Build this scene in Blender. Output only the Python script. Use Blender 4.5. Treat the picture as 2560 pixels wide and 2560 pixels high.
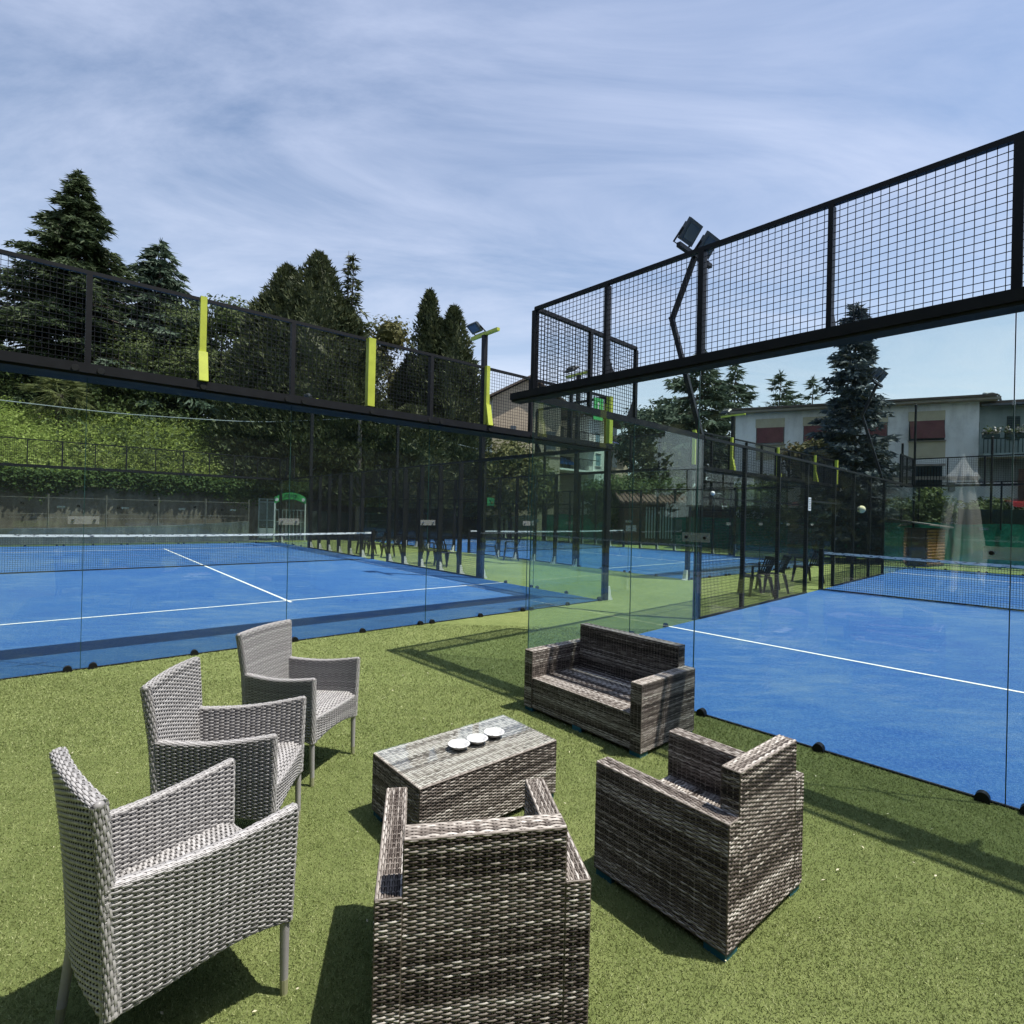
import bpy, math, random
import numpy as np
from mathutils import Matrix, Vector

for _o in list(bpy.data.objects):
    bpy.data.objects.remove(_o)
sc = bpy.context.scene
COL = sc.collection
R = math.radians
rng = np.random.default_rng(11)

# ------------------------------------------------------------------ camera, sky, sun, exposure
CAM_H = 1.675
F_PX, PITCH, ROLL = 1354.406, 0.0013904, 0.0233871
cam_d = bpy.data.cameras.new('camera')
cam_d.sensor_fit = 'HORIZONTAL'
cam_d.angle = 2 * math.atan(1280 / F_PX)
cam_d.clip_start = 0.05
cam_d.clip_end = 2000
cam = bpy.data.objects.new('camera', cam_d)
COL.objects.link(cam)
cam.matrix_world = (Matrix.Translation((0, 0, CAM_H)) @ Matrix.Rotation(math.pi / 2 + PITCH, 4, 'X')
                    @ Matrix.Rotation(ROLL, 4, 'Z'))
sc.camera = cam

SUN_EL, SUN_AZ = 67.0, 101.5          # degrees; azimuth clockwise from +Y
world = bpy.data.worlds.new('World')
sc.world = world
world.use_nodes = True
wn, wl = world.node_tree.nodes, world.node_tree.links
wn.clear()
w_out = wn.new('ShaderNodeOutputWorld')
w_bg = wn.new('ShaderNodeBackground')
w_bg.inputs['Strength'].default_value = 0.125
w_sky = wn.new('ShaderNodeTexSky')
w_sky.sky_type = 'NISHITA'
w_sky.sun_disc = False
w_sky.sun_elevation = R(SUN_EL)
w_sky.sun_rotation = R(SUN_AZ)
w_sky.altitude = 200
w_sky.air_density = 1.0
w_sky.dust_density = 0.9
w_sky.ozone_density = 1.0
# thin high cloud: noise on a flat cloud deck seen in perspective, mixed into the sky everywhere
w_tc = wn.new('ShaderNodeTexCoord')
w_sep = wn.new('ShaderNodeSeparateXYZ')
wl.new(w_tc.outputs['Generated'], w_sep.inputs[0])


def wmath(op, a, b=None, clamp=False):
    m = wn.new('ShaderNodeMath')
    m.operation = op
    m.use_clamp = clamp
    for i, x in enumerate((a, b)):
        if x is None:
            continue
        if isinstance(x, (int, float)):
            m.inputs[i].default_value = x
        else:
            wl.new(x, m.inputs[i])
    return m.outputs[0]


zz = wmath('ADD', wmath('MAXIMUM', w_sep.outputs['Z'], 0.0), 0.16)
w_cmb = wn.new('ShaderNodeCombineXYZ')
wl.new(wmath('DIVIDE', w_sep.outputs['X'], zz), w_cmb.inputs['X'])
wl.new(wmath('DIVIDE', w_sep.outputs['Y'], zz), w_cmb.inputs['Y'])


def wnoise(scale, detail, rough, dist, sx, sy, rot, off=(0, 0)):
    mp = wn.new('ShaderNodeMapping')
    mp.inputs['Scale'].default_value = (sx, sy, 1)
    mp.inputs['Rotation'].default_value = (0, 0, R(rot))
    mp.inputs['Location'].default_value = (off[0], off[1], 0)
    wl.new(w_cmb.outputs[0], mp.inputs['Vector'])
    n = wn.new('ShaderNodeTexNoise')
    n.inputs['Scale'].default_value = scale
    n.inputs['Detail'].default_value = detail
    n.inputs['Roughness'].default_value = rough
    n.inputs['Distortion'].default_value = dist
    wl.new(mp.outputs[0], n.inputs['Vector'])
    return n.outputs['Fac']


n_big = wnoise(0.55, 5, 0.55, 0.5, 1.0, 1.6, 20, (1.3, 0.4))
n_str = wnoise(1.5, 10, 0.64, 0.7, 0.55, 1.5, -32, (3.1, 5.2))
cl = wmath('ADD', wmath('MULTIPLY', n_big, 0.5), wmath('MULTIPLY', n_str, 0.6))
w_rmp = wn.new('ShaderNodeValToRGB')
w_rmp.color_ramp.elements[0].position = 0.47
w_rmp.color_ramp.elements[0].color = (0.06, 0.06, 0.06, 1)
w_rmp.color_ramp.elements[1].position = 0.72
w_rmp.color_ramp.elements[1].color = (0.72, 0.72, 0.72, 1)
wl.new(cl, w_rmp.inputs['Fac'])
w_mix = wn.new('ShaderNodeMix')
w_mix.data_type = 'RGBA'
hz_ = wmath('POWER', wmath('SUBTRACT', 1.0, wmath('ABSOLUTE', w_sep.outputs['Z']), True), 4.0)
wl.new(w_rmp.outputs['Color'], w_mix.inputs['Factor'])
w_hz = wn.new('ShaderNodeMix')
w_hz.data_type = 'RGBA'
wl.new(wmath('MULTIPLY', hz_, wmath('ADD', 0.45, wmath('MULTIPLY', n_str, 1.0)), True), w_hz.inputs['Factor'])
w_hz.inputs[7].default_value = (5.6, 6.0, 6.5, 1)
wl.new(w_sky.outputs[0], w_mix.inputs[6])
w_mix.inputs[7].default_value = (4.3, 4.8, 6.2, 1)
wl.new(w_mix.outputs[2], w_hz.inputs[6])
wl.new(w_hz.outputs[2], w_bg.inputs['Color'])
wl.new(w_bg.outputs[0], w_out.inputs['Surface'])

sun_d = bpy.data.lights.new('sun', 'SUN')
sun_d.energy = 4.6
sun_d.angle = R(0.53)
sun_d.color = (1.0, 0.955, 0.88)
sun = bpy.data.objects.new('sun', sun_d)
COL.objects.link(sun)
_sd = Vector((math.sin(R(SUN_AZ)) * math.cos(R(SUN_EL)), math.cos(R(SUN_AZ)) * math.cos(R(SUN_EL)), math.sin(R(SUN_EL))))
sun.rotation_euler = (-_sd).to_track_quat('-Z', 'Y').to_euler()

vs = sc.view_settings
vs.view_transform = 'Standard'
vs.look = 'None'
vs.gamma = 1.0
vs.exposure = 0.45
vs.use_curve_mapping = False
cy = sc.cycles
cy.max_bounces = 6
cy.diffuse_bounces = 2
cy.glossy_bounces = 2
cy.use_adaptive_sampling = True
cy.adaptive_threshold = 0.02
cy.transmission_bounces = 4
cy.transparent_max_bounces = 40
cy.caustics_reflective = False
cy.caustics_refractive = False
cy.sample_clamp_indirect = 4.0

# ------------------------------------------------------------------ mapping helpers
_cr, _sr = math.cos(ROLL), math.sin(ROLL)
_cp, _sp = math.cos(PITCH), math.sin(PITCH)


def at(px, py, D):
    """world point seen at photo pixel (2560 scale) at ground distance D in front of the viewer"""
    a, b = (px - 1280) / F_PX, (py - 1280) / F_PX
    u, v = _cr * a + _sr * b, -_sr * a + _cr * b
    d = np.array([u, _cp + _sp * v, _sp - _cp * v])
    return d * (D / d[1]) + np.array([0, 0, CAM_H])


AO, AA = np.array([1.80309, 10.61657]), 3.84455778
BO, BA = np.array([0.215495, 6.121033]), -0.8099666
AU = np.array([math.cos(AA), math.sin(AA)])
AV = np.array([AU[1], -AU[0]])
BU = np.array([math.cos(BA), math.sin(BA)])
BV = np.array([-BU[1], BU[0]])


def XA(u, v, z=0.0):
    p = AO + u * AU + v * AV
    return np.array([p[0], p[1], z])


def XB(u, v, z=0.0):
    p = BO + u * BU + v * BV
    return np.array([p[0], p[1], z])


D_U, D_V = -4.70, 1.0


def XD(u, v, z=0.0):      # court behind: u grows away from the left court
    return XA(D_U - u, D_V + v, z)


# ------------------------------------------------------------------ mesh builder
class MB:
    def __init__(self):
        self.V, self.F, self.T, self.n = [], [], [], 0

    def add(self, v, f, tone=0.5):
        v = np.asarray(v, dtype=np.float32).reshape(-1, 3)
        f = np.asarray(f, dtype=np.int32)
        self.V.append(v)
        self.F.append(f + self.n)
        t = np.asarray(tone, dtype=np.float32)
        self.T.append(np.full(len(v), t, np.float32) if t.ndim == 0 else t.reshape(-1))
        self.n += len(v)
        return self

    def mesh(self, name, mat=None, smooth=False, tone=False):
        me = bpy.data.meshes.new(name)
        V = np.concatenate(self.V)
        li, ls, c = [], [], 0
        for f in self.F:
            k = f.shape[1]
            li.append(f.reshape(-1))
            ls.append(c + np.arange(len(f)) * k)
            c += f.size
        li = np.concatenate(li).astype(np.int32)
        ls = np.concatenate(ls).astype(np.int32)
        me.vertices.add(len(V))
        me.vertices.foreach_set('co', V.reshape(-1))
        me.loops.add(len(li))
        me.loops.foreach_set('vertex_index', li)
        me.polygons.add(len(ls))
        me.polygons.foreach_set('loop_start', ls)
        me.polygons.foreach_set('use_smooth', np.full(len(ls), bool(smooth)))
        if tone:
            a = me.attributes.new('tone', 'FLOAT', 'POINT')
            a.data.foreach_set('value', np.concatenate(self.T))
        me.update(calc_edges=True)
        if mat is not None:
            me.materials.append(mat)
        return me

    # ---- shapes
    def box(self, lo, hi, tone=0.5):
        x0, y0, z0 = lo
        x1, y1, z1 = hi
        v = [(x0, y0, z0), (x1, y0, z0), (x1, y1, z0), (x0, y1, z0), (x0, y0, z1), (x1, y0, z1), (x1, y1, z1), (x0, y1, z1)]
        return self.add(v, BOXF, tone)

    def bar(self, P, Q, w, h, side=None, tone=0.5):
        """box along P-Q; w along 'side', h along the third axis"""
        P, Q = np.asarray(P, float), np.asarray(Q, float)
        d = Q - P
        d = d / np.linalg.norm(d)
        if side is None:
            side = np.cross(d, (0, 0, 1)) if abs(d[2]) < 0.95 else np.array([1.0, 0, 0])
        s = np.asarray(side, float)
        s = s - d * (s @ d)
        s = s / np.linalg.norm(s)
        t = np.cross(s, d)
        v = []
        for c in (P, Q):
            for a, b in ((-1, -1), (1, -1), (1, 1), (-1, 1)):
                v.append(c + s * a * w / 2 + t * b * h / 2)
        f = [(0, 1, 2, 3), (7, 6, 5, 4), (0, 4, 5, 1), (1, 5, 6, 2), (2, 6, 7, 3), (3, 7, 4, 0)]
        return self.add(v, f, tone)

    def tube(self, pts, rad, n=8, cap=True, tone=0.5):
        pts = np.asarray(pts, float)
        m = len(pts)
        rad = np.broadcast_to(np.asarray(rad, float), (m,))
        tan = np.gradient(pts, axis=0)
        tan /= np.linalg.norm(tan, axis=1)[:, None] + 1e-12
        ref = np.array([0, 0, 1.0]) if abs(tan[0][2]) < 0.9 else np.array([1.0, 0, 0])
        ang = np.linspace(0, 2 * np.pi, n, endpoint=False)
        V = []
        for i in range(m):
            a = np.cross(tan[i], ref)
            a /= np.linalg.norm(a) + 1e-12
            b = np.cross(tan[i], a)
            ref = ref if m < 3 else np.cross(a, tan[i])
            V.append(pts[i] + rad[i] * (np.cos(ang)[:, None] * a + np.sin(ang)[:, None] * b))
        V = np.concatenate(V)
        i, j = np.meshgrid(np.arange(m - 1), np.arange(n), indexing='ij')
        a = i * n + j
        b = i * n + (j + 1) % n
        f = np.stack([a, b, b + n, a + n], -1).reshape(-1, 4)
        self.add(V, f, tone)
        if cap:
            for k, rev in ((0, True), (m - 1, False)):
                c = V[k * n:(k + 1) * n]
                vv = np.concatenate([c, pts[k:k + 1]])
                ff = [((q + 1) % n, q, n) if rev else (q, (q + 1) % n, n) for q in range(n)]
                self.add(vv, ff, tone)
        return self

    def prism(self, poly, off, tone=0.5):
        """extrude polygon (k,3) by vector off"""
        poly = np.asarray(poly, float)
        k = len(poly)
        v = np.concatenate([poly, poly + np.asarray(off, float)])
        c0, c1 = poly.mean(0), poly.mean(0) + np.asarray(off, float)
        v = np.concatenate([v, c0[None], c1[None]])
        f = [(i, (i + 1) % k, k + (i + 1) % k, k + i) for i in range(k)]
        self.add(v, f, tone)
        f2 = [((i + 1) % k, i, 2 * k) for i in range(k)] + [(k + i, k + (i + 1) % k, 2 * k + 1) for i in range(k)]
        self.F.append(np.asarray(f2, np.int32) + (self.n - len(v)))
        return self

    def lathe(self, prof, n=24, c=(0, 0, 0), tone=0.5):
        prof = np.asarray(prof, float)
        m = len(prof)
        ang = np.linspace(0, 2 * np.pi, n, endpoint=False)
        V = np.stack([prof[:, 0, None] * np.cos(ang), prof[:, 0, None] * np.sin(ang), np.repeat(prof[:, 1, None], n, 1)], -1).reshape(-1, 3) + np.asarray(c)
        i, j = np.meshgrid(np.arange(m - 1), np.arange(n), indexing='ij')
        a = i * n + j
        b = i * n + (j + 1) % n
        return self.add(V, np.stack([a, b, b + n, a + n], -1).reshape(-1, 4), tone)

    def grid(self, P, tone=0.5, flip=False):
        P = np.asarray(P, float)
        m, n = P.shape[:2]
        i, j = np.meshgrid(np.arange(m - 1), np.arange(n - 1), indexing='ij')
        a = (i * n + j).reshape(-1)
        f = np.stack([a, a + n, a + n + 1, a + 1], -1)
        if flip:
            f = f[:, ::-1]
        return self.add(P.reshape(-1, 3), f, tone)

    def tris(self, p, d, length, width, side=None):
        """slender triangles: base at p, tip along d"""
        n = len(p)
        d = d / (np.linalg.norm(d, axis=1)[:, None] + 1e-9)
        s = np.cross(d, rng.normal(size=(n, 3))) if side is None else side
        s = s / (np.linalg.norm(s, axis=1)[:, None] + 1e-9)
        L = np.asarray(length).reshape(-1, 1) if np.ndim(length) else length
        W = np.asarray(width).reshape(-1, 1) if np.ndim(width) else width
        V = np.stack([p - s * W / 2, p + s * W / 2, p + d * L], 1).reshape(-1, 3)
        return self.add(V, np.arange(3 * n).reshape(-1, 3))

    def leaves(self, p, nrm, size, asp=0.6):
        """diamond leaves (quads) facing nrm"""
        n = len(p)
        nrm = nrm / (np.linalg.norm(nrm, axis=1)[:, None] + 1e-9)
        a = np.cross(nrm, rng.normal(size=(n, 3)))
        a /= np.linalg.norm(a, axis=1)[:, None] + 1e-9
        b = np.cross(nrm, a)
        L = (np.asarray(size).reshape(-1, 1) if np.ndim(size) else size) * rng.uniform(0.6, 1.3, (n, 1))
        V = np.stack([p - a * L / 2, p + b * L * asp / 2 + nrm * L * 0.08, p + a * L / 2, p - b * L * asp / 2 + nrm * L * 0.08], 1).reshape(-1, 3)
        return self.add(V, np.arange(4 * n).reshape(-1, 4))


BOXF = [(3, 2, 1, 0), (4, 5, 6, 7), (0, 1, 5, 4), (1, 2, 6, 5), (2, 3, 7, 6), (3, 0, 4, 7)]


def obj(name, me, parent=None, mat=None, smooth=False, tone=False, kind=None):
    if isinstance(me, MB):
        me = me.mesh(name, mat, smooth, tone)
    o = bpy.data.objects.new(name, me)
    COL.objects.link(o)
    if parent is not None:
        o.parent = parent
    if kind:
        o['kind'] = kind
    return o


def tag(o, label, cat, group=None):
    o['label'] = label
    o['category'] = cat
    if group:
        o['group'] = group
    return o


def thing(name, label, cat, loc=(0, 0, 0), rz=0.0, group=None):
    o = bpy.data.objects.new(name, None)
    COL.objects.link(o)
    o.location = [float(c) for c in loc]
    o.rotation_euler = (0, 0, rz)
    o.empty_display_size = 0.1
    return tag(o, label, cat, group)


def dup(root, loc, rz, label, group=None):
    r = root.copy()
    COL.objects.link(r)
    r.location = [float(c) for c in loc]
    r.rotation_euler = (0, 0, rz)
    r['label'] = label
    if group:
        r['group'] = group
    for ch in list(root.children):
        c = ch.copy()
        COL.objects.link(c)
        c.parent = r
        for g in list(ch.children):
            d = g.copy()
            COL.objects.link(d)
            d.parent = c
    return r


# ------------------------------------------------------------------ materials
class NT:
    def __init__(self, name):
        self.m = bpy.data.materials.new(name)
        self.m.use_nodes = True
        self.n, self.l = self.m.node_tree.nodes, self.m.node_tree.links
        self.n.clear()
        self.out = self.n.new('ShaderNodeOutputMaterial')

    def new(self, t, **kw):
        n = self.n.new('ShaderNode' + t)
        for k, v in kw.items():
            setattr(n, k, v)
        return n

    def link(self, a, b):
        self.l.new(a, b)

    def coord(self, kind='Object'):
        return self.new('TexCoord').outputs[kind]

    def noise(self, scale, detail=3, rough=0.55, vec=None, stretch=None, rot=None, kind='Object'):
        v = vec or self.coord(kind)
        if stretch or rot:
            mp = self.new('Mapping')
            if stretch:
                mp.inputs['Scale'].default_value = stretch
            if rot:
                mp.inputs['Rotation'].default_value = rot
            self.link(v, mp.inputs['Vector'])
            v = mp.outputs[0]
        n = self.new('TexNoise')
        n.inputs['Scale'].default_value = scale
        n.inputs['Detail'].default_value = detail
        n.inputs['Roughness'].default_value = rough
        self.link(v, n.inputs['Vector'])
        return n.outputs['Fac']

    def ramp(self, fac, stops):
        r = self.new('ValToRGB')
        e = r.color_ramp.elements
        while len(e) < len(stops):
            e.new(0.5)
        for i, (p, c) in enumerate(stops):
            e[i].position = p
            e[i].color = (*c, 1) if len(c) == 3 else c
        self.link(fac, r.inputs['Fac'])
        return r.outputs['Color']

    def mix(self, fac, a, b, mode='MIX'):
        m = self.new('Mix', data_type='RGBA', blend_type=mode)
        for sock, x in ((m.inputs['Factor'], fac), (m.inputs[6], a), (m.inputs[7], b)):
            if isinstance(x, (int, float)):
                sock.default_value = x
            elif isinstance(x, tuple):
                sock.default_value = (*x, 1)
            else:
                self.link(x, sock)
        return m.outputs[2]

    def bsdf(self, col, rough=0.6, metallic=0.0, spec=0.5, bump=None, bstr=0.3, bdist=0.01):
        b = self.new('BsdfPrincipled')
        if isinstance(col, tuple):
            b.inputs['Base Color'].default_value = (*col, 1)
        else:
            self.link(col, b.inputs['Base Color'])
        if isinstance(rough, (int, float)):
            b.inputs['Roughness'].default_value = rough
        else:
            self.link(rough, b.inputs['Roughness'])
        b.inputs['Metallic'].default_value = metallic
        b.inputs['Specular IOR Level'].default_value = spec
        if bump is not None:
            bp = self.new('Bump')
            bp.inputs['Strength'].default_value = bstr
            bp.inputs['Distance'].default_value = bdist
            self.link(bump, bp.inputs['Height'])
            self.link(bp.outputs[0], b.inputs['Normal'])
        return b.outputs[0]

    def done(self, sh):
        self.link(sh, self.out.inputs['Surface'])
        return self.m


def plain(name, col, rough=0.55, var=0.25, scale=6.0, metallic=0.0, spec=0.5, bump=0.0, bscale=60, bdist=0.004, kind='Object'):
    t = NT(name)
    f = t.noise(scale, 4, 0.6, kind=kind)
    lo = tuple(c * (1 - var) for c in col)
    hi = tuple(min(1, c * (1 + var)) for c in col)
    c = t.ramp(f, [(0.3, lo), (0.7, hi)])
    bm = t.noise(bscale, 3, 0.6, kind=kind) if bump else None
    return t.done(t.bsdf(c, rough, metallic, spec, bm, bump, bdist))


def foliage(name, dark, light, scale=1.2, trans=0.25, rough=0.6, third=None):
    t = NT(name)
    f = t.noise(scale, 3, 0.7)
    f2 = t.noise(scale * 9, 1, 0.6)
    mx = t.mix(0.45, f, f2)
    stops = [(0.34, dark), (0.62, light)]
    if third:
        stops = [(0.34, dark), (0.52, light), (0.7, third)]
    c = t.ramp(mx, stops)
    p = t.bsdf(c, rough, 0, 0.2)
    tr = t.new('BsdfTranslucent')
    t.link(c, tr.inputs['Color'])
    mxs = t.new('MixShader')
    mxs.inputs[0].default_value = trans
    t.link(p, mxs.inputs[1])
    t.link(tr.outputs[0], mxs.inputs[2])
    return t.done(mxs.outputs[0])


def glass_mat(name, tint, f0=0.042, rough=0.0, haze=0.0):
    t = NT(name)
    lw = t.new('LayerWeight')
    lw.inputs['Blend'].default_value = 0.5
    pw = t.new('Math', operation='POWER')
    t.link(lw.outputs['Facing'], pw.inputs[0])
    pw.inputs[1].default_value = 5.0
    ma = t.new('Math', operation='MULTIPLY_ADD')
    t.link(pw.outputs[0], ma.inputs[0])
    ma.inputs[1].default_value = 1 - f0
    ma.inputs[2].default_value = f0
    tr = t.new('BsdfTransparent')
    tr.inputs['Color'].default_value = (*tint, 1)
    gl = t.new('BsdfGlossy')
    gl.inputs['Roughness'].default_value = rough
    gl.inputs['Color'].default_value = (1, 1, 1, 1)
    mx = t.new('MixShader')
    t.link(ma.outputs[0], mx.inputs[0])
    t.link(tr.outputs[0], mx.inputs[1])
    t.link(gl.outputs[0], mx.inputs[2])
    sh = mx.outputs[0]
    if haze:
        df = t.new('BsdfDiffuse')
        df.inputs['Color'].default_value = (0.7, 0.72, 0.7, 1)
        m2 = t.new('MixShader')
        m2.inputs[0].default_value = haze
        t.link(sh, m2.inputs[1])
        t.link(df.outputs[0], m2.inputs[2])
        sh = m2.outputs[0]
    return t.done(sh)


def mat_turf(name, blade=False):
    t = NT(name)
    big = t.noise(0.55, 4, 0.6)
    mid = t.noise(7, 3, 0.6)
    fine = t.noise(260 if not blade else 180, 2, 0.7)
    mx = t.mix(0.5, t.mix(0.45, big, mid), fine)
    c = t.ramp(mx, [(0.34, (0.10, 0.135, 0.036)), (0.5, (0.185, 0.23, 0.072)), (0.66, (0.31, 0.35, 0.13))])
    if blade:
        a = t.new('Attribute', attribute_name='tone')
        c = t.ramp(t.mix(0.3, a.outputs['Fac'], t.mix(0.6, big, mid)), [(0.10, (0.115, 0.145, 0.048)), (0.5, (0.27, 0.312, 0.115)), (0.92, (0.50, 0.54, 0.27))])
        p = t.bsdf(c, 0.55, 0, 0.25)
        tr = t.new('BsdfTranslucent')
        t.link(c, tr.inputs['Color'])
        m = t.new('MixShader')
        m.inputs[0].default_value = 0.25
        t.link(p, m.inputs[1])
        t.link(tr.outputs[0], m.inputs[2])
        return t.done(m.outputs[0])
    return t.done(t.bsdf(c, 0.8, 0, 0.2, fine, 0.9, 0.012))


def mat_blue(name, ang):
    t = NT(name)
    big = t.noise(0.42, 5, 0.62)
    streak = t.noise(2.2, 5, 0.65, stretch=(0.7, 2.6, 1), rot=(0, 0, ang))
    fine = t.noise(170, 2, 0.7)
    mx = t.mix(0.5, big, streak)
    c = t.ramp(mx, [(0.36, (0.013, 0.075, 0.285)), (0.5, (0.034, 0.118, 0.31)), (0.62, (0.105, 0.19, 0.325))])
    gr = t.noise(38, 4, 0.8)
    c = t.mix(0.42, c, t.ramp(t.mix(0.5, fine, gr), [(0.4, (0.004, 0.04, 0.20)), (0.5, (0.03, 0.115, 0.32)), (0.62, (0.16, 0.29, 0.48))]))
    return t.done(t.bsdf(c, 0.85, 0, 0.15, fine, 0.7, 0.008))


def mat_tone(name, stops, rough=0.45, spec=0.4):
    t = NT(name)
    a = t.new('Attribute', attribute_name='tone')
    f = t.noise(90, 2, 0.6)
    m = t.new('Math', operation='MULTIPLY_ADD')
    t.link(f, m.inputs[0])
    m.inputs[1].default_value = 0.22
    t.link(a.outputs['Fac'], m.inputs[2])
    s = t.new('Math', operation='SUBTRACT')
    t.link(m.outputs[0], s.inputs[0])
    s.inputs[1].default_value = 0.11
    c = t.ramp(s.outputs[0], stops)
    return t.done(t.bsdf(c, rough, 0, spec))


M = {}
M['turf'] = mat_turf('artificial_turf')
M['blade'] = mat_turf('turf_blades', True)
M['blue_a'] = mat_blue('blue_court_carpet', -AA)
M['earth'] = plain('dry_earth', (0.16, 0.14, 0.09), 0.9, 0.35, 0.4)
M['line'] = plain('white_line', (0.78, 0.80, 0.78), 0.7, 0.08, 30)
M['black'] = plain('black_painted_steel', (0.008, 0.0085, 0.010), 0.5, 0.3, 9, 0, 0.28)
M['beamgrey'] = plain('grey_steel_lip', (0.016, 0.017, 0.018), 0.7, 0.3, 5, 0, 0.15)
M['wire'] = plain('black_mesh_wire', (0.009, 0.010, 0.012), 0.5, 0.2, 4, 0, 0.3)
M['yellow'] = plain('neon_yellow_paint', (0.50, 0.56, 0.06), 0.45, 0.12, 6)
M['glass'] = glass_mat('tempered_glass', (0.91, 0.96, 0.94), 0.044, 0.0, 0.006)
M['acrylic'] = glass_mat('clear_joint_plate', (0.86, 0.88, 0.86), 0.06, 0.08, 0.17)
M['edge'] = plain('glass_edge', (0.03, 0.075, 0.07), 0.2, 0.2, 6)
M['steel'] = plain('stainless_bolt', (0.5, 0.5, 0.5), 0.28, 0.1, 20, 1.0)
M['bracket'] = plain('white_steel_bracket', (0.72, 0.73, 0.72), 0.5, 0.1, 12)
M['netcord'] = plain('dark_net_cord', (0.016, 0.02, 0.028), 0.7, 0.2, 6)
_rt = [(0.0, (0.020, 0.015, 0.012)), (0.28, (0.055, 0.042, 0.035)), (0.52, (0.15, 0.125, 0.107)), (0.78, (0.36, 0.322, 0.285)), (1.0, (0.60, 0.56, 0.51))]
M['rattan'] = mat_tone('brown_mixed_rattan', _rt, 0.5, 0.28)
M['core'] = plain('dark_weave_core', (0.006, 0.005, 0.0045), 0.9, 0.2, 20, 0, 0.1)
_gt = [(0.0, (0.23, 0.222, 0.218)), (0.5, (0.40, 0.386, 0.378)), (1.0, (0.54, 0.525, 0.515))]
M['wicker'] = mat_tone('grey_wicker', _gt, 0.4, 0.45)
M['wcore'] = plain('dark_grey_weave_core', (0.010, 0.010, 0.010), 0.9, 0.2, 20, 0, 0.1)
M['foot'] = plain('teal_foot', (0.012, 0.115, 0.17), 0.5, 0.15, 20)
M['tip'] = plain('pale_leg_tip', (0.33, 0.33, 0.20), 0.45, 0.1, 20)
M['tip2'] = plain('dry_leaf_bits', (0.62, 0.58, 0.40), 0.8, 0.35, 3)
M['ceramic'] = plain('white_ceramic', (0.66, 0.66, 0.65), 0.22, 0.04, 20)
M['plastic'] = plain('black_plastic', (0.02, 0.02, 0.022), 0.4, 0.2, 12)
M['tabglass'] = glass_mat('table_glass', (0.97, 0.985, 0.98), 0.04, 0.02)


def mat_concrete(name, a, b, c, scale=0.8):
    t = NT(name)
    f = t.noise(scale, 6, 0.7)
    st = t.noise(1.6, 5, 0.7, stretch=(1.2, 1.2, 0.18))
    col = t.ramp(t.mix(0.5, f, st), [(0.34, a), (0.5, b), (0.66, c)])
    return t.done(t.bsdf(col, 0.9, 0, 0.2, t.noise(25, 4, 0.7), 0.5, 0.02))


M['lowwall'] = mat_concrete('stained_grey_concrete', (0.05, 0.057, 0.056), (0.125, 0.138, 0.132), (0.26, 0.275, 0.26))
M['highwall'] = mat_concrete('mossy_brown_concrete', (0.05, 0.044, 0.036), (0.165, 0.14, 0.115), (0.32, 0.285, 0.24), 0.6)
M['plaster_grey'] = mat_concrete('weathered_grey_plaster', (0.56, 0.54, 0.50), (0.79, 0.765, 0.71), (0.86, 0.84, 0.79), 0.7)
M['plaster_green'] = mat_concrete('greenish_plaster', (0.20, 0.25, 0.23), (0.30, 0.355, 0.33), (0.39, 0.44, 0.41), 0.5)
M['plaster_beige'] = plain('beige_plaster', (0.46, 0.38, 0.28), 0.9, 0.12, 0.8)
M['plaster_cream'] = plain('cream_plaster', (0.82, 0.76, 0.56), 0.9, 0.08, 0.8)
M['plaster_white'] = plain('white_plaster', (0.84, 0.85, 0.83), 0.9, 0.08, 0.8)
M['ochre'] = plain('ochre_panel', (0.50, 0.44, 0.30), 0.85, 0.12, 1.5)
M['roof'] = plain('brown_roof', (0.10, 0.075, 0.06), 0.85, 0.3, 2)
M['tile'] = plain('red_roof_tile', (0.14, 0.08, 0.06), 0.85, 0.3, 3)
M['eave'] = plain('eave_plaster', (0.30, 0.26, 0.21), 0.85, 0.15, 2)
M['red'] = plain('faded_red_shutter', (0.165, 0.055, 0.055), 0.7, 0.2, 3)
M['dgreen'] = plain('dark_green_shutter', (0.025, 0.05, 0.045), 0.6, 0.2, 3)
M['window'] = plain('dark_window', (0.03, 0.045, 0.055), 0.12, 0.3, 2, 0, 0.8)
M['bluewin'] = plain('pale_blue_window', (0.22, 0.36, 0.42), 0.2, 0.2, 2, 0, 0.7)
M['awning'] = plain('blue_awning_cloth', (0.035, 0.15, 0.50), 0.8, 0.12, 4)
M['awning2'] = plain('violet_blue_awning_cloth', (0.11, 0.12, 0.42), 0.8, 0.12, 4)
M['greensign'] = plain('green_banner', (0.07, 0.44, 0.12), 0.55, 0.08, 4)
M['white'] = plain('white_paint', (0.78, 0.79, 0.78), 0.5, 0.06, 8)
M['screen'] = foliage('green_windscreen_cloth', (0.008, 0.10, 0.072), (0.022, 0.20, 0.145), 1.2, 0.5, 0.7)
M['screen2'] = plain('dark_windscreen_cloth', (0.02, 0.032, 0.03), 0.85, 0.3, 1.4)
M['wood'] = plain('orange_wood', (0.33, 0.15, 0.055), 0.6, 0.3, 5)
M['wood2'] = plain('dark_brown_wood', (0.085, 0.045, 0.032), 0.7, 0.3, 5)
M['shedroof'] = plain('grey_felt_roof', (0.16, 0.14, 0.13), 0.9, 0.2, 4)
M['pole'] = plain('weathered_wood_pole', (0.15, 0.135, 0.12), 0.85, 0.25, 4)
M['polegrey'] = plain('grey_lamp_pole', (0.10, 0.11, 0.12), 0.6, 0.2, 4)
M['galv'] = plain('galvanised_panel', (0.33, 0.38, 0.38), 0.55, 0.15, 3)
M['parasol'] = plain('white_parasol_cloth', (0.88, 0.87, 0.84), 0.85, 0.06, 4)
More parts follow.
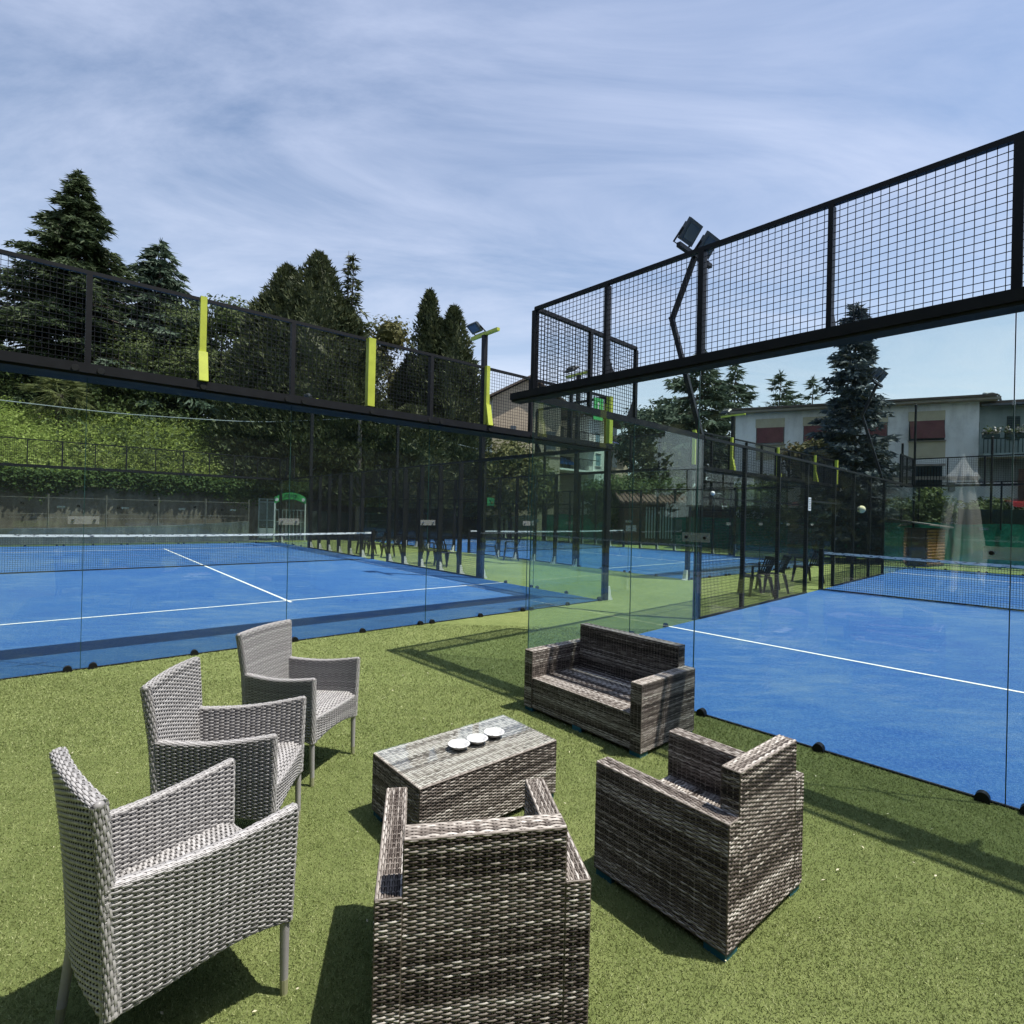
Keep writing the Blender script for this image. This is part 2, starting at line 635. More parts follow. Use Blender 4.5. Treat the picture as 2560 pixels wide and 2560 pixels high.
M['ball'] = plain('pale_reflection_globe', (0.72, 0.68, 0.42), 0.85, 0.1, 30)  # for the sphere that stands in for a mirrored lamp
M['paper'] = plain('white_paper', (0.8, 0.8, 0.8), 0.6, 0.04, 10)
M['lamp'] = plain('grey_lamp_housing', (0.055, 0.065, 0.07), 0.45, 0.2, 6)
M['lens'] = plain('floodlight_lens', (0.075, 0.095, 0.14), 0.14, 0.15, 6, 0, 0.7)
M['bark'] = plain('bark', (0.075, 0.058, 0.045), 0.9, 0.35, 4, bump=0.6, bscale=14, bdist=0.03)
M['deadwood'] = plain('grey_dead_twigs', (0.16, 0.145, 0.135), 0.9, 0.25, 3)
M['spruce'] = foliage('spruce_needles', (0.022, 0.040, 0.018), (0.075, 0.105, 0.045), 0.9, 0.15)
M['cedar'] = foliage('cedar_needles', (0.028, 0.052, 0.034), (0.10, 0.14, 0.09), 0.8, 0.15)
M['cypress'] = foliage('cypress_sprays', (0.022, 0.036, 0.016), (0.10, 0.115, 0.05), 1.1, 0.15)
M['bluespruce'] = foliage('blue_spruce_needles', (0.035, 0.05, 0.052), (0.125, 0.155, 0.16), 1.3, 0.12)
M['broad'] = foliage('broad_leaves', (0.03, 0.055, 0.018), (0.12, 0.155, 0.05), 1.1, 0.28)
M['olive'] = foliage('olive_yellow_leaves', (0.05, 0.065, 0.02), (0.19, 0.18, 0.07), 1.1, 0.28)
M['hillside'] = foliage('hillside_weeds', (0.13, 0.19, 0.04), (0.36, 0.44, 0.11), 0.45, 0.4, third=(0.50, 0.55, 0.22))
M['ivy'] = foliage('ivy_leaves', (0.028, 0.055, 0.016), (0.11, 0.16, 0.045), 1.2, 0.28)
M['palm'] = foliage('palm_fronds', (0.045, 0.065, 0.018), (0.20, 0.21, 0.08), 1.2, 0.25)
M['redleaf'] = foliage('reddish_leaves', (0.035, 0.05, 0.02), (0.11, 0.11, 0.04), 1.4, 0.25, third=(0.24, 0.10, 0.05))
M['hill'] = plain('hill_soil', (0.06, 0.065, 0.03), 0.95, 0.4, 0.6)
M['flower'] = plain('pale_flowers', (0.55, 0.5, 0.47), 0.8, 0.2, 6)
M['redcar'] = plain('red_car_paint', (0.36, 0.02, 0.03), 0.25, 0.1, 2)

# ------------------------------------------------------------------ the setting: ground, turf, courts, lines
def sheet(name, pts, mat, z, kind='structure'):
    pts = np.array([(p[0], p[1], z) for p in pts], float)
    mb = MB()
    mb.add(pts, [tuple(range(len(pts)))])
    me = mb.mesh(name, mat)
    if me.polygons[0].normal.z < 0:
        me.flip_normals()
    o = obj(name, me)
    o['kind'] = kind
    return o


sheet('ground', [(-400, -400), (400, -400), (400, 600), (-400, 600)], M['earth'], -0.03)
sheet('turf', [XA(16, -30)[:2], XA(16, 21.4)[:2], XA(-21.5, 21.4)[:2], XA(-21.5, -30)[:2]], M['turf'], 0.0)
CT = []
for nm, X in (('left', XA), ('right', XB), ('rear', XD)):
    s = sheet('court_surface', [X(0, 0), X(10, 0), X(10, 20), X(0, 20)], M['blue_a'], 0.004)
    s['label'] = {'left': 'blue carpet of the left padel court', 'right': 'blue carpet of the right padel court',
                  'rear': 'blue carpet of the padel court behind'}[nm]

    def ln(u0, v0, u1, v1, X=X, s=s):
        lo = sheet('court_line', [X(u0, v0), X(u1, v0), X(u1, v1), X(u0, v1)], M['line'], 0.008)
        del lo['kind']
        lo.parent = s
    ln(0, 3.025, 10, 3.075)
    ln(0, 16.925, 10, 16.975)
    ln(4.975, 2.85, 5.025, 3.024)
    ln(4.975, 3.076, 5.025, 16.924)
    ln(4.975, 16.976, 5.025, 17.15)

# turf pile in front of the viewer
def turf_pile():
    out = []
    for (y0, y1, dens) in ((0.9, 2.3, 21000), (2.3, 3.6, 15000), (3.6, 5.2, 8000), (5.2, 8.0, 3300)):
        xl = lambda y: y * 0.98 + 0.25
        area = (y1 - y0) * 2 * xl(y1)
        n = int(area * dens)
        p = np.stack([rng.uniform(-xl(y1), xl(y1), n), rng.uniform(y0, y1, n)], 1)
        p = p[np.abs(p[:, 0]) < xl(0) - 0.0 + p[:, 1] * 0.98]
        da = (p - AO) @ AV
        db_v, db_u = (p - BO) @ BV, (p - BO) @ BU
        keep = (da < -0.01) & ~((db_v > -0.01) & (db_u > -0.01))
        p = p[keep]
        out.append((p, 1.0 if y0 < 3.6 else (1.5 if y0 < 5 else 2.2)))
    mb = MB()
    for p, s in out:
        n = len(p)
        P = np.c_[p, np.full(n, 0.001)]
        d = np.c_[rng.normal(0, 0.8, (n, 2)), np.full(n, 1.0)]
        mb.tris(P, d, rng.uniform(0.008, 0.015, n) * min(s, 1.4), 0.0040 * s)
        mb.T[-1] = np.repeat(rng.beta(2, 2.4, n), 3).astype(np.float32)
    o = obj('turf_pile', mb, mat=M['blade'], tone=True)
    o['kind'] = 'stuff'
    o['label'] = 'short green blades of the artificial turf around the seats'
    o['category'] = 'turf'


turf_pile()

# ------------------------------------------------------------------ glass-and-mesh cages
def cage(name, label, X, side_posts, base_u, opt):
    O = X(0, 0, 0)
    root = thing(name, label, 'court cage', O)
    W = lambda u, v, z: X(u, v, z) - O
    du = X(1, 0, 0) - X(0, 0, 0)
    dv = X(0, 1, 0) - X(0, 0, 0)

    def part(nm, mb, mat, parent=root, kind=None, smooth=False, tone=False):
        return obj(nm, mb, parent, mat, smooth, tone, kind)

    def pane(p, q, z0, z1, outw, clamps=True, plates=True, detail=True):
        """p,q in (u,v); outw = outward unit vector"""
        P, Q = W(p[0], p[1], 0), W(q[0], q[1], 0)
        d = (Q - P) / np.linalg.norm(Q - P)
        a, b = P + d * 0.005, Q - d * 0.005
        zc = (0, 0, (z0 + z1) / 2)
        mb = MB()
        mb.bar(a + zc, b + zc, 0.010, z1 - z0, side=outw)
        g = part('glass_pane', mb, M['glass'])
        if detail:
            for c in (P + d * 0.0015, Q - d * 0.0015):
                e = MB()
                e.bar(c + np.array((0, 0, z0)), c + np.array((0, 0, z1)), 0.003, 0.012, side=d)
                part('pane_edge', e, M['edge'], g)
        if clamps:
            L = np.linalg.norm(Q - P)
            for s in (0.1, L / 2, L - 0.1):
                c = P + d * s + outw * 0.035
                e = MB()
                ang = np.linspace(0, math.pi, 9)
                prof = [c + d * (0.036 * math.cos(t)) + np.array((0, 0, 0.018 + 0.042 * math.sin(t))) for t in ang]
                prof = [c + d * 0.036 + np.array((0, 0, 0.0))] + prof + [c - d * 0.036 + np.array((0, 0, 0.0))]
                e.prism([q_ - outw * 0.028 for q_ in prof], outw * 0.05)
                part('clamp', e, M['black'], g)
        return g

    def plate(p, d, outw, z=1.5):
        """clear joint plate with two bolts"""
        c = W(p[0], p[1], z) + outw * 0.012
        e = MB()
        e.bar(c - d * 0.125, c + d * 0.125, 0.009, 0.078, side=outw)
        pl = part('joint_plate', e, M['acrylic'])
        for s in (-0.085, 0.085):
            b = MB()
            cc = c + d * s + outw * 0.0048
            b.tube([cc, cc + outw * 0.010], [0.015, 0.012], 10)
            part('bolt', b, M['steel'] if opt.get('steel') else M['black'], pl, smooth=False)

    def wires(p, q, z0, z1, outw, pitch=0.05, r=0.0026, pv=None):
        P, Q = W(p[0], p[1], 0), W(q[0], q[1], 0)
        L = np.linalg.norm(Q - P)
        d = (Q - P) / L
        mb = MB()
        nx = int(round(L / pitch))
        for i in range(1, nx):
            c = P + d * (L * i / nx)
            mb.bar(c + np.array((0, 0, z0)), c + np.array((0, 0, z1)), 2 * r, 2 * r, side=outw)
        nz = int(round((z1 - z0) / (pv or pitch)))
        for i in range(1, nz):
            z = z0 + (z1 - z0) * i / nz
            mb.bar(P + np.array((0, 0, z)) + outw * 2 * r, Q + np.array((0, 0, z)) + outw * 2 * r, 2 * r, 2 * r, side=outw)
        part('mesh_panel', mb, M['wire'], kind='stuff')

    def post(p, z0, z1, w, dep, outw, mat=None, off=0.0, nm='post'):
        c = W(p[0], p[1], 0) + outw * off
        mb = MB()
        mb.bar(c + np.array((0, 0, z0)), c + np.array((0, 0, z1)), dep, w, side=outw)
        return part(nm, mb, mat or M['black'])

    def rail(p, q, z, w, h, outw, off=0.0, mat=None, nm='rail'):
        mb = MB()
        mb.bar(W(p[0], p[1], z) + outw * off, W(q[0], q[1], z) + outw * off, w, h, side=outw)
        return part(nm, mb, mat or M['black'])

    def bracket(p, outw, d, parent):
        c = W(p[0], p[1], 0) + outw * 0.062
        prof = [c, c + outw * 0.15, c + outw * 0.15 + np.array((0, 0, 0.02)), c + outw * 0.10 + np.array((0, 0, 0.05)),
                c + outw * 0.085 + np.array((0, 0, 0.15)), c + outw * 0.05 + np.array((0, 0, 0.25)), c + np.array((0, 0, 0.25))]
        e = MB()
        e.prism([q_ + d * 0.035 for q_ in prof], d * 0.012)
        e.prism([q_ - d * 0.047 for q_ in prof], d * 0.012)
        part('base_bracket', e, M['bracket'], parent)

    # ---- both short ends
    for v0, sg, det in ((0.0, -1, True), (20.0, 1, False)):
        outw = dv * sg
        for k in range(5):
            pane((2 * k, v0), (2 * k + 2, v0), 0.012, 2.95, outw, clamps=True, detail=det)
        for k in range(1, 5):
            plate((2 * k, v0), du, outw)
            if not det:
                post((2 * k, v0), 2.95, 3.0, 0.05, 0.05, outw)
        bw, bh, ext = opt['beam']
        boff = opt.get('beam_off', bw * 0.35)
        face = boff + bw / 2
        rail((-ext, v0), (10 + ext, v0), 3.0, bw, bh, outw, off=boff, nm='beam')
        if det:
            rail((-ext + 0.01, v0), (10 + ext - 0.01, v0), 3.0 - bh / 2 - 0.012, bw * 0.9, 0.02, outw, off=boff - bw * 0.03, mat=M['beamgrey'], nm='beam_lip')
            for k in range(0, 11 if opt.get('steel') else 0):
                for s in ((-0.1, 0.1) if k % 2 == 0 else (0.0,)):
                    if 0 <= k + s <= 10:
                        b = MB()
                        c = W(k + s, v0, 2.985) + outw * face
                        b.tube([c - outw * 0.002, c + outw * 0.012], [0.034, 0.03], 12)
                        part('bolt', b, M['beamgrey'])
        rail((0, v0), (10, v0), 3.985, 0.04, 0.038, outw, nm='rail')
        for k in range(0, 11):
            ye = det and k in opt['yellow']
            th = 0.05 if (k % 2 == 0) else 0.034
            post((k, v0), 3.0 + bh / 2, 3.96, th, 0.07, outw, off=0.0)
            if ye:
                big = opt['yellow'][k]
                if big == 'tube':
                    post((k, v0), 3.02 + bh / 2, 3.98, 0.10, 0.09, outw, M['yellow'], off=0.085, nm='yellow_post')
                else:
                    post((k, v0), 3.02 + bh / 2, 4.0, 0.065, 0.06, outw, M['yellow'], off=0.066, nm='yellow_post')
                    mb = MB()
                    mb.bar(W(k, v0, 3.0 + bh / 2) + outw * 0.17, W(k, v0, 3.38) + outw * 0.10, 0.035, 0.09, side=outw)
                    part('yellow_brace', mb, M['yellow'])
            if opt.get('gusset') and det and k % 2 == 1:
                c = W(k, v0, 3.0 + bh / 2) - outw * 0.04
                e = MB()
                e.prism([c - du * 0.006, c - du * 0.006 - outw * 0.13, c - du * 0.006 + np.array((0, 0, 0.22))], du * 0.012)
                part('gusset', e, M['black'])
        for k in range(10):
            wires((k, v0), (k + 1, v0), 3.06, 3.965, outw, 0.05 if det else 0.06, 0.0021 if det else 0.0032)
        # base profile
        rail((0, v0), (10, v0), 0.006, 0.02, 0.012, outw, off=0.012, nm='base_profile')

    if opt.get('corner'):
        for (u_, v_) in ((0, 0), (10, 0), (0, 20), (10, 20)):
            ow = (du * (-1 if u_ == 0 else 1))
            cp = post((u_, v_), 0.0, 2.95, 0.10, 0.10, ow, off=0.075)
            c_ = W(u_, v_, 0) + ow * 0.128
            prof = [c_, c_ + ow * 0.13, c_ + ow * 0.13 + np.array((0, 0, 0.02)), c_ + ow * 0.085 + np.array((0, 0, 0.04)),
                    c_ + ow * 0.075 + np.array((0, 0, 0.15)), c_ + ow * 0.045 + np.array((0, 0, 0.27)), c_ + np.array((0, 0, 0.27))]
            e = MB()
            e.prism([q_ - dv * 0.05 for q_ in prof], dv * 0.10)
            part('base_bracket', e, M['bracket'], cp)

    # ---- long sides
    for u0, sg in ((0.0, -1), (10.0, 1)):
        outw = du * sg
        near_side = (u0 == 0.0)
        for a, b in ((0, 2), (2, 4), (16, 18), (18, 20)):
            pane((u0, a), (u0, b), 0.012, 2.95, outw, clamps=near_side, detail=near_side)
            rail((u0, a), (u0, b), 2.985, 0.07, 0.08, outw, off=0.02, nm='beam')
        for vj in (2, 18):
            plate((u0, vj), dv, outw)
        for a, b in ((0, 2), (18, 20)):
            for c in ((a, a + 1), (a + 1, b)):
                wires((u0, c[0]), (u0, c[1]), 3.03, 3.965, outw, 0.05, 0.0028)
            rail((u0, a), (u0, b), 3.985, 0.05, 0.045, outw)
            for c in (a, a + 1, b):
                post((u0, c), 3.03, 3.96, 0.05, 0.05, outw)
        # gusset beside the step in height
        for c in (2, 18):
            cc = W(u0, c, 3.03)
            sgn = 1 if c == 2 else -1
            e = MB()
            e.prism([cc + dv * 0.02 * sgn - outw * 0.006, cc - dv * 0.17 * sgn - outw * 0.006, cc + dv * 0.02 * sgn + np.array((0, 0, 0.36)) - outw * 0.006], outw * 0.012)
            part('gusset', e, M['black'])
        for v in side_posts:
            dep = opt['post_depth']
            po = post((u0, v), 0.0, 3.0, 0.055, dep, outw, off=dep / 2)
            if opt.get('brackets'):
                bracket((u0, v), outw, dv, po)
        for v in (3.945, 16.055):
            post((u0, v), 0.0, 3.0, 0.05, 0.07, outw, off=0.05)
        sp = sorted(side_posts)
        for a, b in zip(sp[:-1], sp[1:]):
            if a < 10 < b:     # the gateway: mesh only above 2.1 m
                wires((u0, a), (u0, b), 2.12, 2.97, outw, 0.05, 0.0028)
                rail((u0, a), (u0, b), 2.1, 0.04, 0.04, outw)
                rail((u0, a), (u0, b), 2.985, 0.05, 0.05, outw)
                continue
            wires((u0, a), (u0, b), 0.03, 2.97, outw, 0.05, 0.0021)
            rail((u0, a), (u0, b), 0.022, 0.03, 0.035, outw)
            rail((u0, a), (u0, b), 2.985, 0.045, 0.045, outw)
            rail((u0, a), (u0, b), 1.0 if opt.get('low') else 2.0, 0.02, 0.02, outw, off=0.02)
    return root


SP_A = [4, 5, 6, 7, 8, 9, 11, 12, 13, 14, 15, 16]
SP_B = [4, 5.67, 7.33, 9, 11, 12.67, 14.33, 16]
cage('court_cage', 'glass and black mesh cage with yellow posts around the left blue court', XA, SP_A, 0,
     dict(beam=(0.46, 0.092, 0.02), beam_off=-0.07, yellow={7: 'thin', 5: 'tube', 3: 'thin', 0: 'tube', 9: 'tube'}, post_depth=0.12, brackets=True, steel=True, corner=True))
cage('court_cage', 'glass and black mesh cage around the right blue court, nearest the viewer', XB, SP_B, 0,
     dict(beam=(0.17, 0.075, 0.24), yellow={}, post_depth=0.07, gusset=True))
cage('court_cage', 'glass and mesh cage of the court behind, between the other two courts', XD, SP_A, 0,
     dict(beam=(0.46, 0.092, 0.02), beam_off=-0.07, yellow={2: 'thin', 5: 'thin', 8: 'thin', 0: 'tube', 10: 'tube'}, post_depth=0.12, brackets=True, steel=True, corner=True))

# ------------------------------------------------------------------ nets
def net(X, label, u0=0.0, u1=10.0):
    O = X(u0, 10, 0)
    root = thing('padel_net', label, 'net', O)
    W = lambda u, v, z: X(u, v, z) - O
    dv = X(0, 1, 0) - X(0, 0, 0)
    top = lambda u: 0.92 - 0.04 * (1 - ((u - 5) / 5) ** 2)
    us = np.linspace(u0 + 0.05, u1 - 0.05, 41)
    wob = lambda u: 0.012 * math.sin(u * 2.3) + 0.008 * math.sin(u * 5.1 + 1)
    mb = MB()
    for i in range(223):
        u = u0 + 0.05 + (u1 - u0 - 0.1) * i / 222
        c0, c1 = W(u, 10 + wob(u), 0.03), W(u, 10, top(u) - 0.05)
        mb.bar(c0, c1, 0.005, 0.005, side=dv)
    for k in range(19):
        t = k / 18
        pts = [W(u, 10 + wob(u) * (1 - t), 0.03 + t * (top(u) - 0.08)) for u in us]
        for a, b in zip(pts[:-1], pts[1:]):
            mb.bar(a, b, 0.005, 0.005, side=dv)
    obj('net_mesh', mb, root, M['netcord'], kind='stuff')
    bd = MB()
    for s in (-0.004, 0.004):
        P = np.array([[W(u, 10 + s, top(u) - 0.055), W(u, 10 + s * 0.2, top(u))] for u in us])
        bd.grid(P)
    obj('net_band', bd, root, M['band'])
    b2 = MB()
    for a, b in zip(us[:-1], us[1:]):
        b2.bar(W(a, 10, 0.02), W(b, 10, 0.02), 0.012, 0.03, side=dv)
    obj('bottom_band', b2, root, M['netcord'])
    for u in (u0, u1):
        pb = MB()
        pb.bar(W(u, 10, 0), W(u, 10, 0.985), 0.085, 0.085, side=dv)
        obj('net_post', pb, root, M['black'])


def mat_band():
    t = NT('printed_net_band')
    n1 = t.noise(10, 2, 0.6, stretch=(1, 1, 6))
    c = t.ramp(n1, [(0.56, (0.78, 0.79, 0.79)), (0.60, (0.10, 0.11, 0.14))])
    return t.done(t.bsdf(c, 0.7, 0, 0.2))


M['band'] = mat_band()
net(XA, 'long net with white band across the left blue court')
net(XB, 'net with white band and black post across the right blue court')
net(XD, 'far net with white band on the court behind')

# ------------------------------------------------------------------ floodlight masts
def lamp_head(c, fwd, root, w=0.34, h=0.26):
    """c = centre, fwd = facing direction; yoke below"""
    f = np.asarray(fwd, float) / np.linalg.norm(fwd)
    s = np.cross(f, (0, 0, 1))
    s /= np.linalg.norm(s)
    up = np.cross(s, f)
    c = np.asarray(c, float)
    mb = MB()
    for dz, k in ((0.0, 1.0), (-0.035, 0.9), (-0.07, 0.55)):
        pass
    q = lambda a, b, d: c + s * a + up * b + f * d
    ring = []
    for d, k in ((0.035, 1.0), (-0.01, 1.0), (-0.05, 0.72), (-0.075, 0.5)):
        ring.append([q(-w / 2 * k, -h / 2 * k, d), q(w / 2 * k, -h / 2 * k, d), q(w / 2 * k, h / 2 * k, d), q(-w / 2 * k, h / 2 * k, d)])
    V = np.array(ring).reshape(-1, 3)
    F = []
    for i in range(3):
        for j in range(4):
            a, b = i * 4 + j, i * 4 + (j + 1) % 4
            F.append((a, a + 4, b + 4, b))
    F.append((0, 1, 2, 3))
    F.append((15, 14, 13, 12))
    mb.add(V, F)
    for k in range(5):   # cooling fins
        x = -w * 0.3 + k * w * 0.15
        mb.bar(q(x, -h * 0.3, -0.07), q(x, h * 0.3, -0.07), 0.012, 0.05, side=s)
    hd = obj('floodlight', mb, root, M['lamp'])
    lb = MB()
    lb.bar(q(0, -h * 0.34, 0.037), q(0, h * 0.34, 0.037), w * 0.7, 0.006, side=s)
    obj('lens', lb, hd, M['lens'])
    yb = MB()
    for sg in (-1, 1):
        yb.bar(q(sg * (w / 2 + 0.012), 0, -0.01), q(sg * (w / 2 + 0.012), -h / 2 - 0.07, -0.03), 0.012, 0.03, side=s)
    yb.bar(q(-w / 2 - 0.018, -h / 2 - 0.07, -0.03), q(w / 2 + 0.018, -h / 2 - 0.07, -0.03), 0.03, 0.012, side=f)
    obj('yoke', yb, hd, M['black'])


def bent_mast(X, v, label):
    O = X(0, v, 0)
    W = lambda u, vv, z: X(u, vv, z) - O
    root = thing('floodlight_mast', label, 'light mast', O, group='floodlight masts')
    du, dv = X(1, 0, 0) - X(0, 0, 0), X(0, 1, 0) - X(0, 0, 0)
    p = MB()
    p.bar(W(-0.06, v, 2.9), W(-0.70, v, 5.16), 0.075, 0.075, side=dv)
    p.bar(W(-0.69, v, 5.10), W(-0.29, v, 6.06), 0.075, 0.075, side=dv)
    obj('pole', p, root, M['black'])
    c = MB()
    c.bar(W(-0.28, v - 0.55, 6.09), W(-0.28, v + 0.55, 6.09), 0.07, 0.07, side=du)
    obj('crossbar', c, root, M['black'])
    f = du * 1.0 + np.array((0, 0, -0.75))
    lamp_head(W(-0.22, v - 0.30, 6.36), f, root, 0.40, 0.34)
    lamp_head(W(-0.22, v + 0.30, 6.36), f, root, 0.40, 0.34)


bent_mast(XB, 4.1, 'near bent black mast with two floodlights beside the right court')
bent_mast(XB, 16.0, 'far bent black mast with two floodlights in front of the blue spruce')


def tee_mast(X, u, v, label, sgn=1, top=6.2, bardir=None):
    O = X(u, v, 0)
    W = lambda a, b, z: X(u + a, v + b, z) - O
    root = thing('floodlight_mast', label, 'light mast', O, group='floodlight masts')
    du, dv = X(1, 0, 0) - X(0, 0, 0), X(0, 1, 0) - X(0, 0, 0)
    p = MB()
    p.bar(W(-0.06, 0.09, 0), W(-0.06, 0.09, top - 0.03), 0.115, 0.115, side=du)
    obj('pole', p, root, M['black'])
    c = MB()
    bd = -dv
    c.bar(W(-0.06, 0.09, top) - bd * 0.55, W(-0.06, 0.09, top) + bd * 0.55, 0.09, 0.075)
    obj('crossbar', c, root, M['yellow'])
    f = du * sgn * 1.0 + np.array((0, 0, -1.25))
    lamp_head(W(-0.06, 0.09, top + 0.24) + du * 0.06 * sgn - bd * 0.36, f, root, 0.42, 0.28)


tee_mast(XA, 0, 4, 'black mast with a yellow crossbar and one lamp at the corner of the left court')
tee_mast(XA, 0, 16, 'black mast seen through the glass before the cypresses, far side of left court')
tee_mast(XD, 0, 4, 'mast with a yellow crossbar seen through the mesh at the centre')
tee_mast(XD, 0, 16, 'thin black mast beside the wooden utility pole at the far court')
tee_mast(XD, 10, 4, 'mast with a yellow crossbar in front of the grey house and cedars')
tee_mast(XD, 10, 16, 'farthest mast with yellow crossbar beyond the court behind')

# ------------------------------------------------------------------ weaving
def weave(mb, S, Lu, Lv, pu, pv, amp, th, tone_fn, ridges=1, warp_w=0.34, k=4, seed=0, warp_tone=0.8, lens=(0.92, 0.08), bias=0.0):
    """over-and-under weave on a surface. S(u,v)->(P,N) with u,v arrays in [0,1]; strands run along u"""
    r = np.random.default_rng(seed)
    rows = max(2, int(round(Lv / pv)))
    cells = max(2, int(round(Lu / pu)))
    us = np.linspace(0, 1, cells * k + 1)
    if ridges == 1:
        cy_, cz = np.array([-0.5, -0.26, 0.26, 0.5]), np.array([-0.25, 0.85, 0.85, -0.25])
    else:
        cy_, cz = np.array([-0.5, -0.3, 0.0, 0.3, 0.5]), np.array([-0.1, 1.0, 0.35, 1.0, -0.1])
    nc = len(cy_)
    for i in range(rows):
        ph = cells * us * np.pi + np.pi * (i % 2)
        w = np.cos(ph)
        off = amp * (np.sign(w) * np.abs(w) ** 0.6 * 0.85 + bias)
        vc = (i + 0.5) / rows
        wid = 0.90 * (1 + 0.04 * r.normal())
        jit = r.normal(0, 0.03)
        Vv = vc + (cy_[None, :] * wid * (lens[0] + lens[1] * w[:, None]) + jit) / rows
        Uu = np.repeat(us[:, None], nc, 1)
        P, N = S(Uu, np.clip(Vv, 0, 1))
        P = P + N * (off[:, None] + th * cz[None, :])[..., None]
        t = tone_fn(i, rows, us * Lu, r)
        mb.grid(P, np.repeat(t[:, None], nc, 1).reshape(-1))
    vs_ = np.linspace(0, 1, rows * 2 + 1)
    for j in range(cells + 1):
        u = j / cells
        w = -np.cos(rows * vs_ * np.pi - np.pi / 2 + (0 if j % 2 == 0 else np.pi))
        # strand i peaks over warp j when (i+j) even at v=(i+.5)/rows
        w = -np.sin(rows * vs_ * np.pi) * (1 if j % 2 == 0 else -1)
        off = amp * w * 0.9
        du_ = warp_w / cells / 2
        Uu = np.clip(np.stack([np.full_like(vs_, u - du_), np.full_like(vs_, u + du_)], 1), 0, 1)
        P, N = S(Uu, np.repeat(vs_[:, None], 2, 1))
        P = P + N * (off[:, None] + th * 0.5)[..., None]
        mb.grid(P, warp_tone + r.normal(0, 0.05), flip=True)


def flat(P0, eu, ev, inset=0.0):
    """flat patch P0 + u*eu + v*ev with outward normal eu x ev"""
    P0, eu, ev = (np.asarray(x, float) for x in (P0, eu, ev))
    n = np.cross(eu, ev)
    n = n / np.linalg.norm(n)

    def S(u, v):
        P = P0 + u[..., None] * eu + v[..., None] * ev
        return P, np.broadcast_to(n, P.shape)
    return S, np.linalg.norm(eu), np.linalg.norm(ev)


def rattan_tone(i, rows, x, r):
    # mixed strands: bands of light and dark rows, colour changing slowly along a strand
    band = 0.50 + 0.11 * math.sin(i * 0.41 + 1.3) + 0.10 * math.sin(i * 0.15)
    base = band + r.choice([-0.22, -0.14, -0.02, 0.10, 0.20])
    a = np.sin(x * r.uniform(2.5, 7) + r.uniform(0, 6.3))
    cell = np.floor((x + (0.0135 if i % 2 else 0.0) + 0.0135) / 0.054).astype(int)
    seg = r.choice([-0.12, -0.06, 0.0, 0.06, 0.14], cell.max() + 2)[cell]
    return np.clip(base + 0.10 * a + seg, 0.02, 0.97)


def rattan_sunlit_top_tone(i, rows, x, r):  # sunlight put into the colour: top faces woven paler
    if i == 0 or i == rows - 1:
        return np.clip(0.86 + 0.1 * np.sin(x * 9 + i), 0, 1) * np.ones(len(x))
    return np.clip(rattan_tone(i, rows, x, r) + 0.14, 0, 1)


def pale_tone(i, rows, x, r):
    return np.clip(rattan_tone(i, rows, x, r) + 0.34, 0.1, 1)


def woven_box(lo, hi, faces, root, nm, seed, top_along='x', pu=0.027, pv=0.0080, top_fn=None):
    """a box woven on the given faces over a dark core"""
    x0, y0, z0 = lo
    x1, y1, z1 = hi
    mb = MB()
    dx, dy, dz = x1 - x0, y1 - y0, z1 - z0
    spec = {'-y': ((x0, y0, z0), (dx, 0, 0), (0, 0, dz)), '+y': ((x1, y1, z0), (-dx, 0, 0), (0, 0, dz)),
            '-x': ((x0, y1, z0), (0, -dy, 0), (0, 0, dz)), '+x': ((x1, y0, z0), (0, dy, 0), (0, 0, dz))}
    spec['+z'] = ((x0, y0, z1), (dx, 0, 0), (0, dy, 0)) if top_along == 'x' else ((x1, y0, z1), (0, dy, 0), (-dx, 0, 0))
    for q, f in enumerate(faces):
        S, Lu, Lv = flat(*spec[f])
        weave(mb, S, Lu, Lv, pu, pv, 0.0024, 0.0024, (top_fn or rattan_sunlit_top_tone) if f == '+z' else rattan_tone,
              seed=seed * 17 + q, warp_tone=0.6, warp_w=0.2, k=4, lens=(0.90, 0.22), bias=0.35)
    o = obj(nm, mb, root, M['rattan'], smooth=True, tone=True, kind='stuff')
    e = 0.0045
    c = MB()
    c.box((x0 + e, y0 + e, z0 + e), (x1 - e, y1 - e, z1 - e))
    obj('core', c, o, M['core'])  # dark box added inside to block light through the strands
    # corner binding strands
    b = MB()
    rr = 0.0034
    for (xa, ya) in ((x0, y0), (x1, y0), (x1, y1), (x0, y1)):
        b.tube([(xa, ya, z0), (xa, ya, z1)], rr, 6, tone=0.45)
    for (p, q) in (((x0, y0), (x1, y0)), ((x1, y0), (x1, y1)), ((x1, y1), (x0, y1)), ((x0, y1), (x0, y0))):
        b.tube([(*p, z1), (*q, z1)], rr, 6, tone=0.62)
        b.tube([(*p, z0), (*q, z0)], rr, 6, tone=0.3)
    obj('edge_binding', b, o, M['rattan'], smooth=True, tone=True)
    return o


def feet(root, W, D, f, pts=None):
    for (x, y) in (pts or [(s * (W - 0.05), t * (D - 0.05)) for s in (-1, 1) for t in (-1, 1)]):
        mb = MB()
        mb.box((x - 0.045, y - 0.045, 0.0), (x + 0.045, y + 0.045, f))
        obj('foot', mb, root, M['foot'])


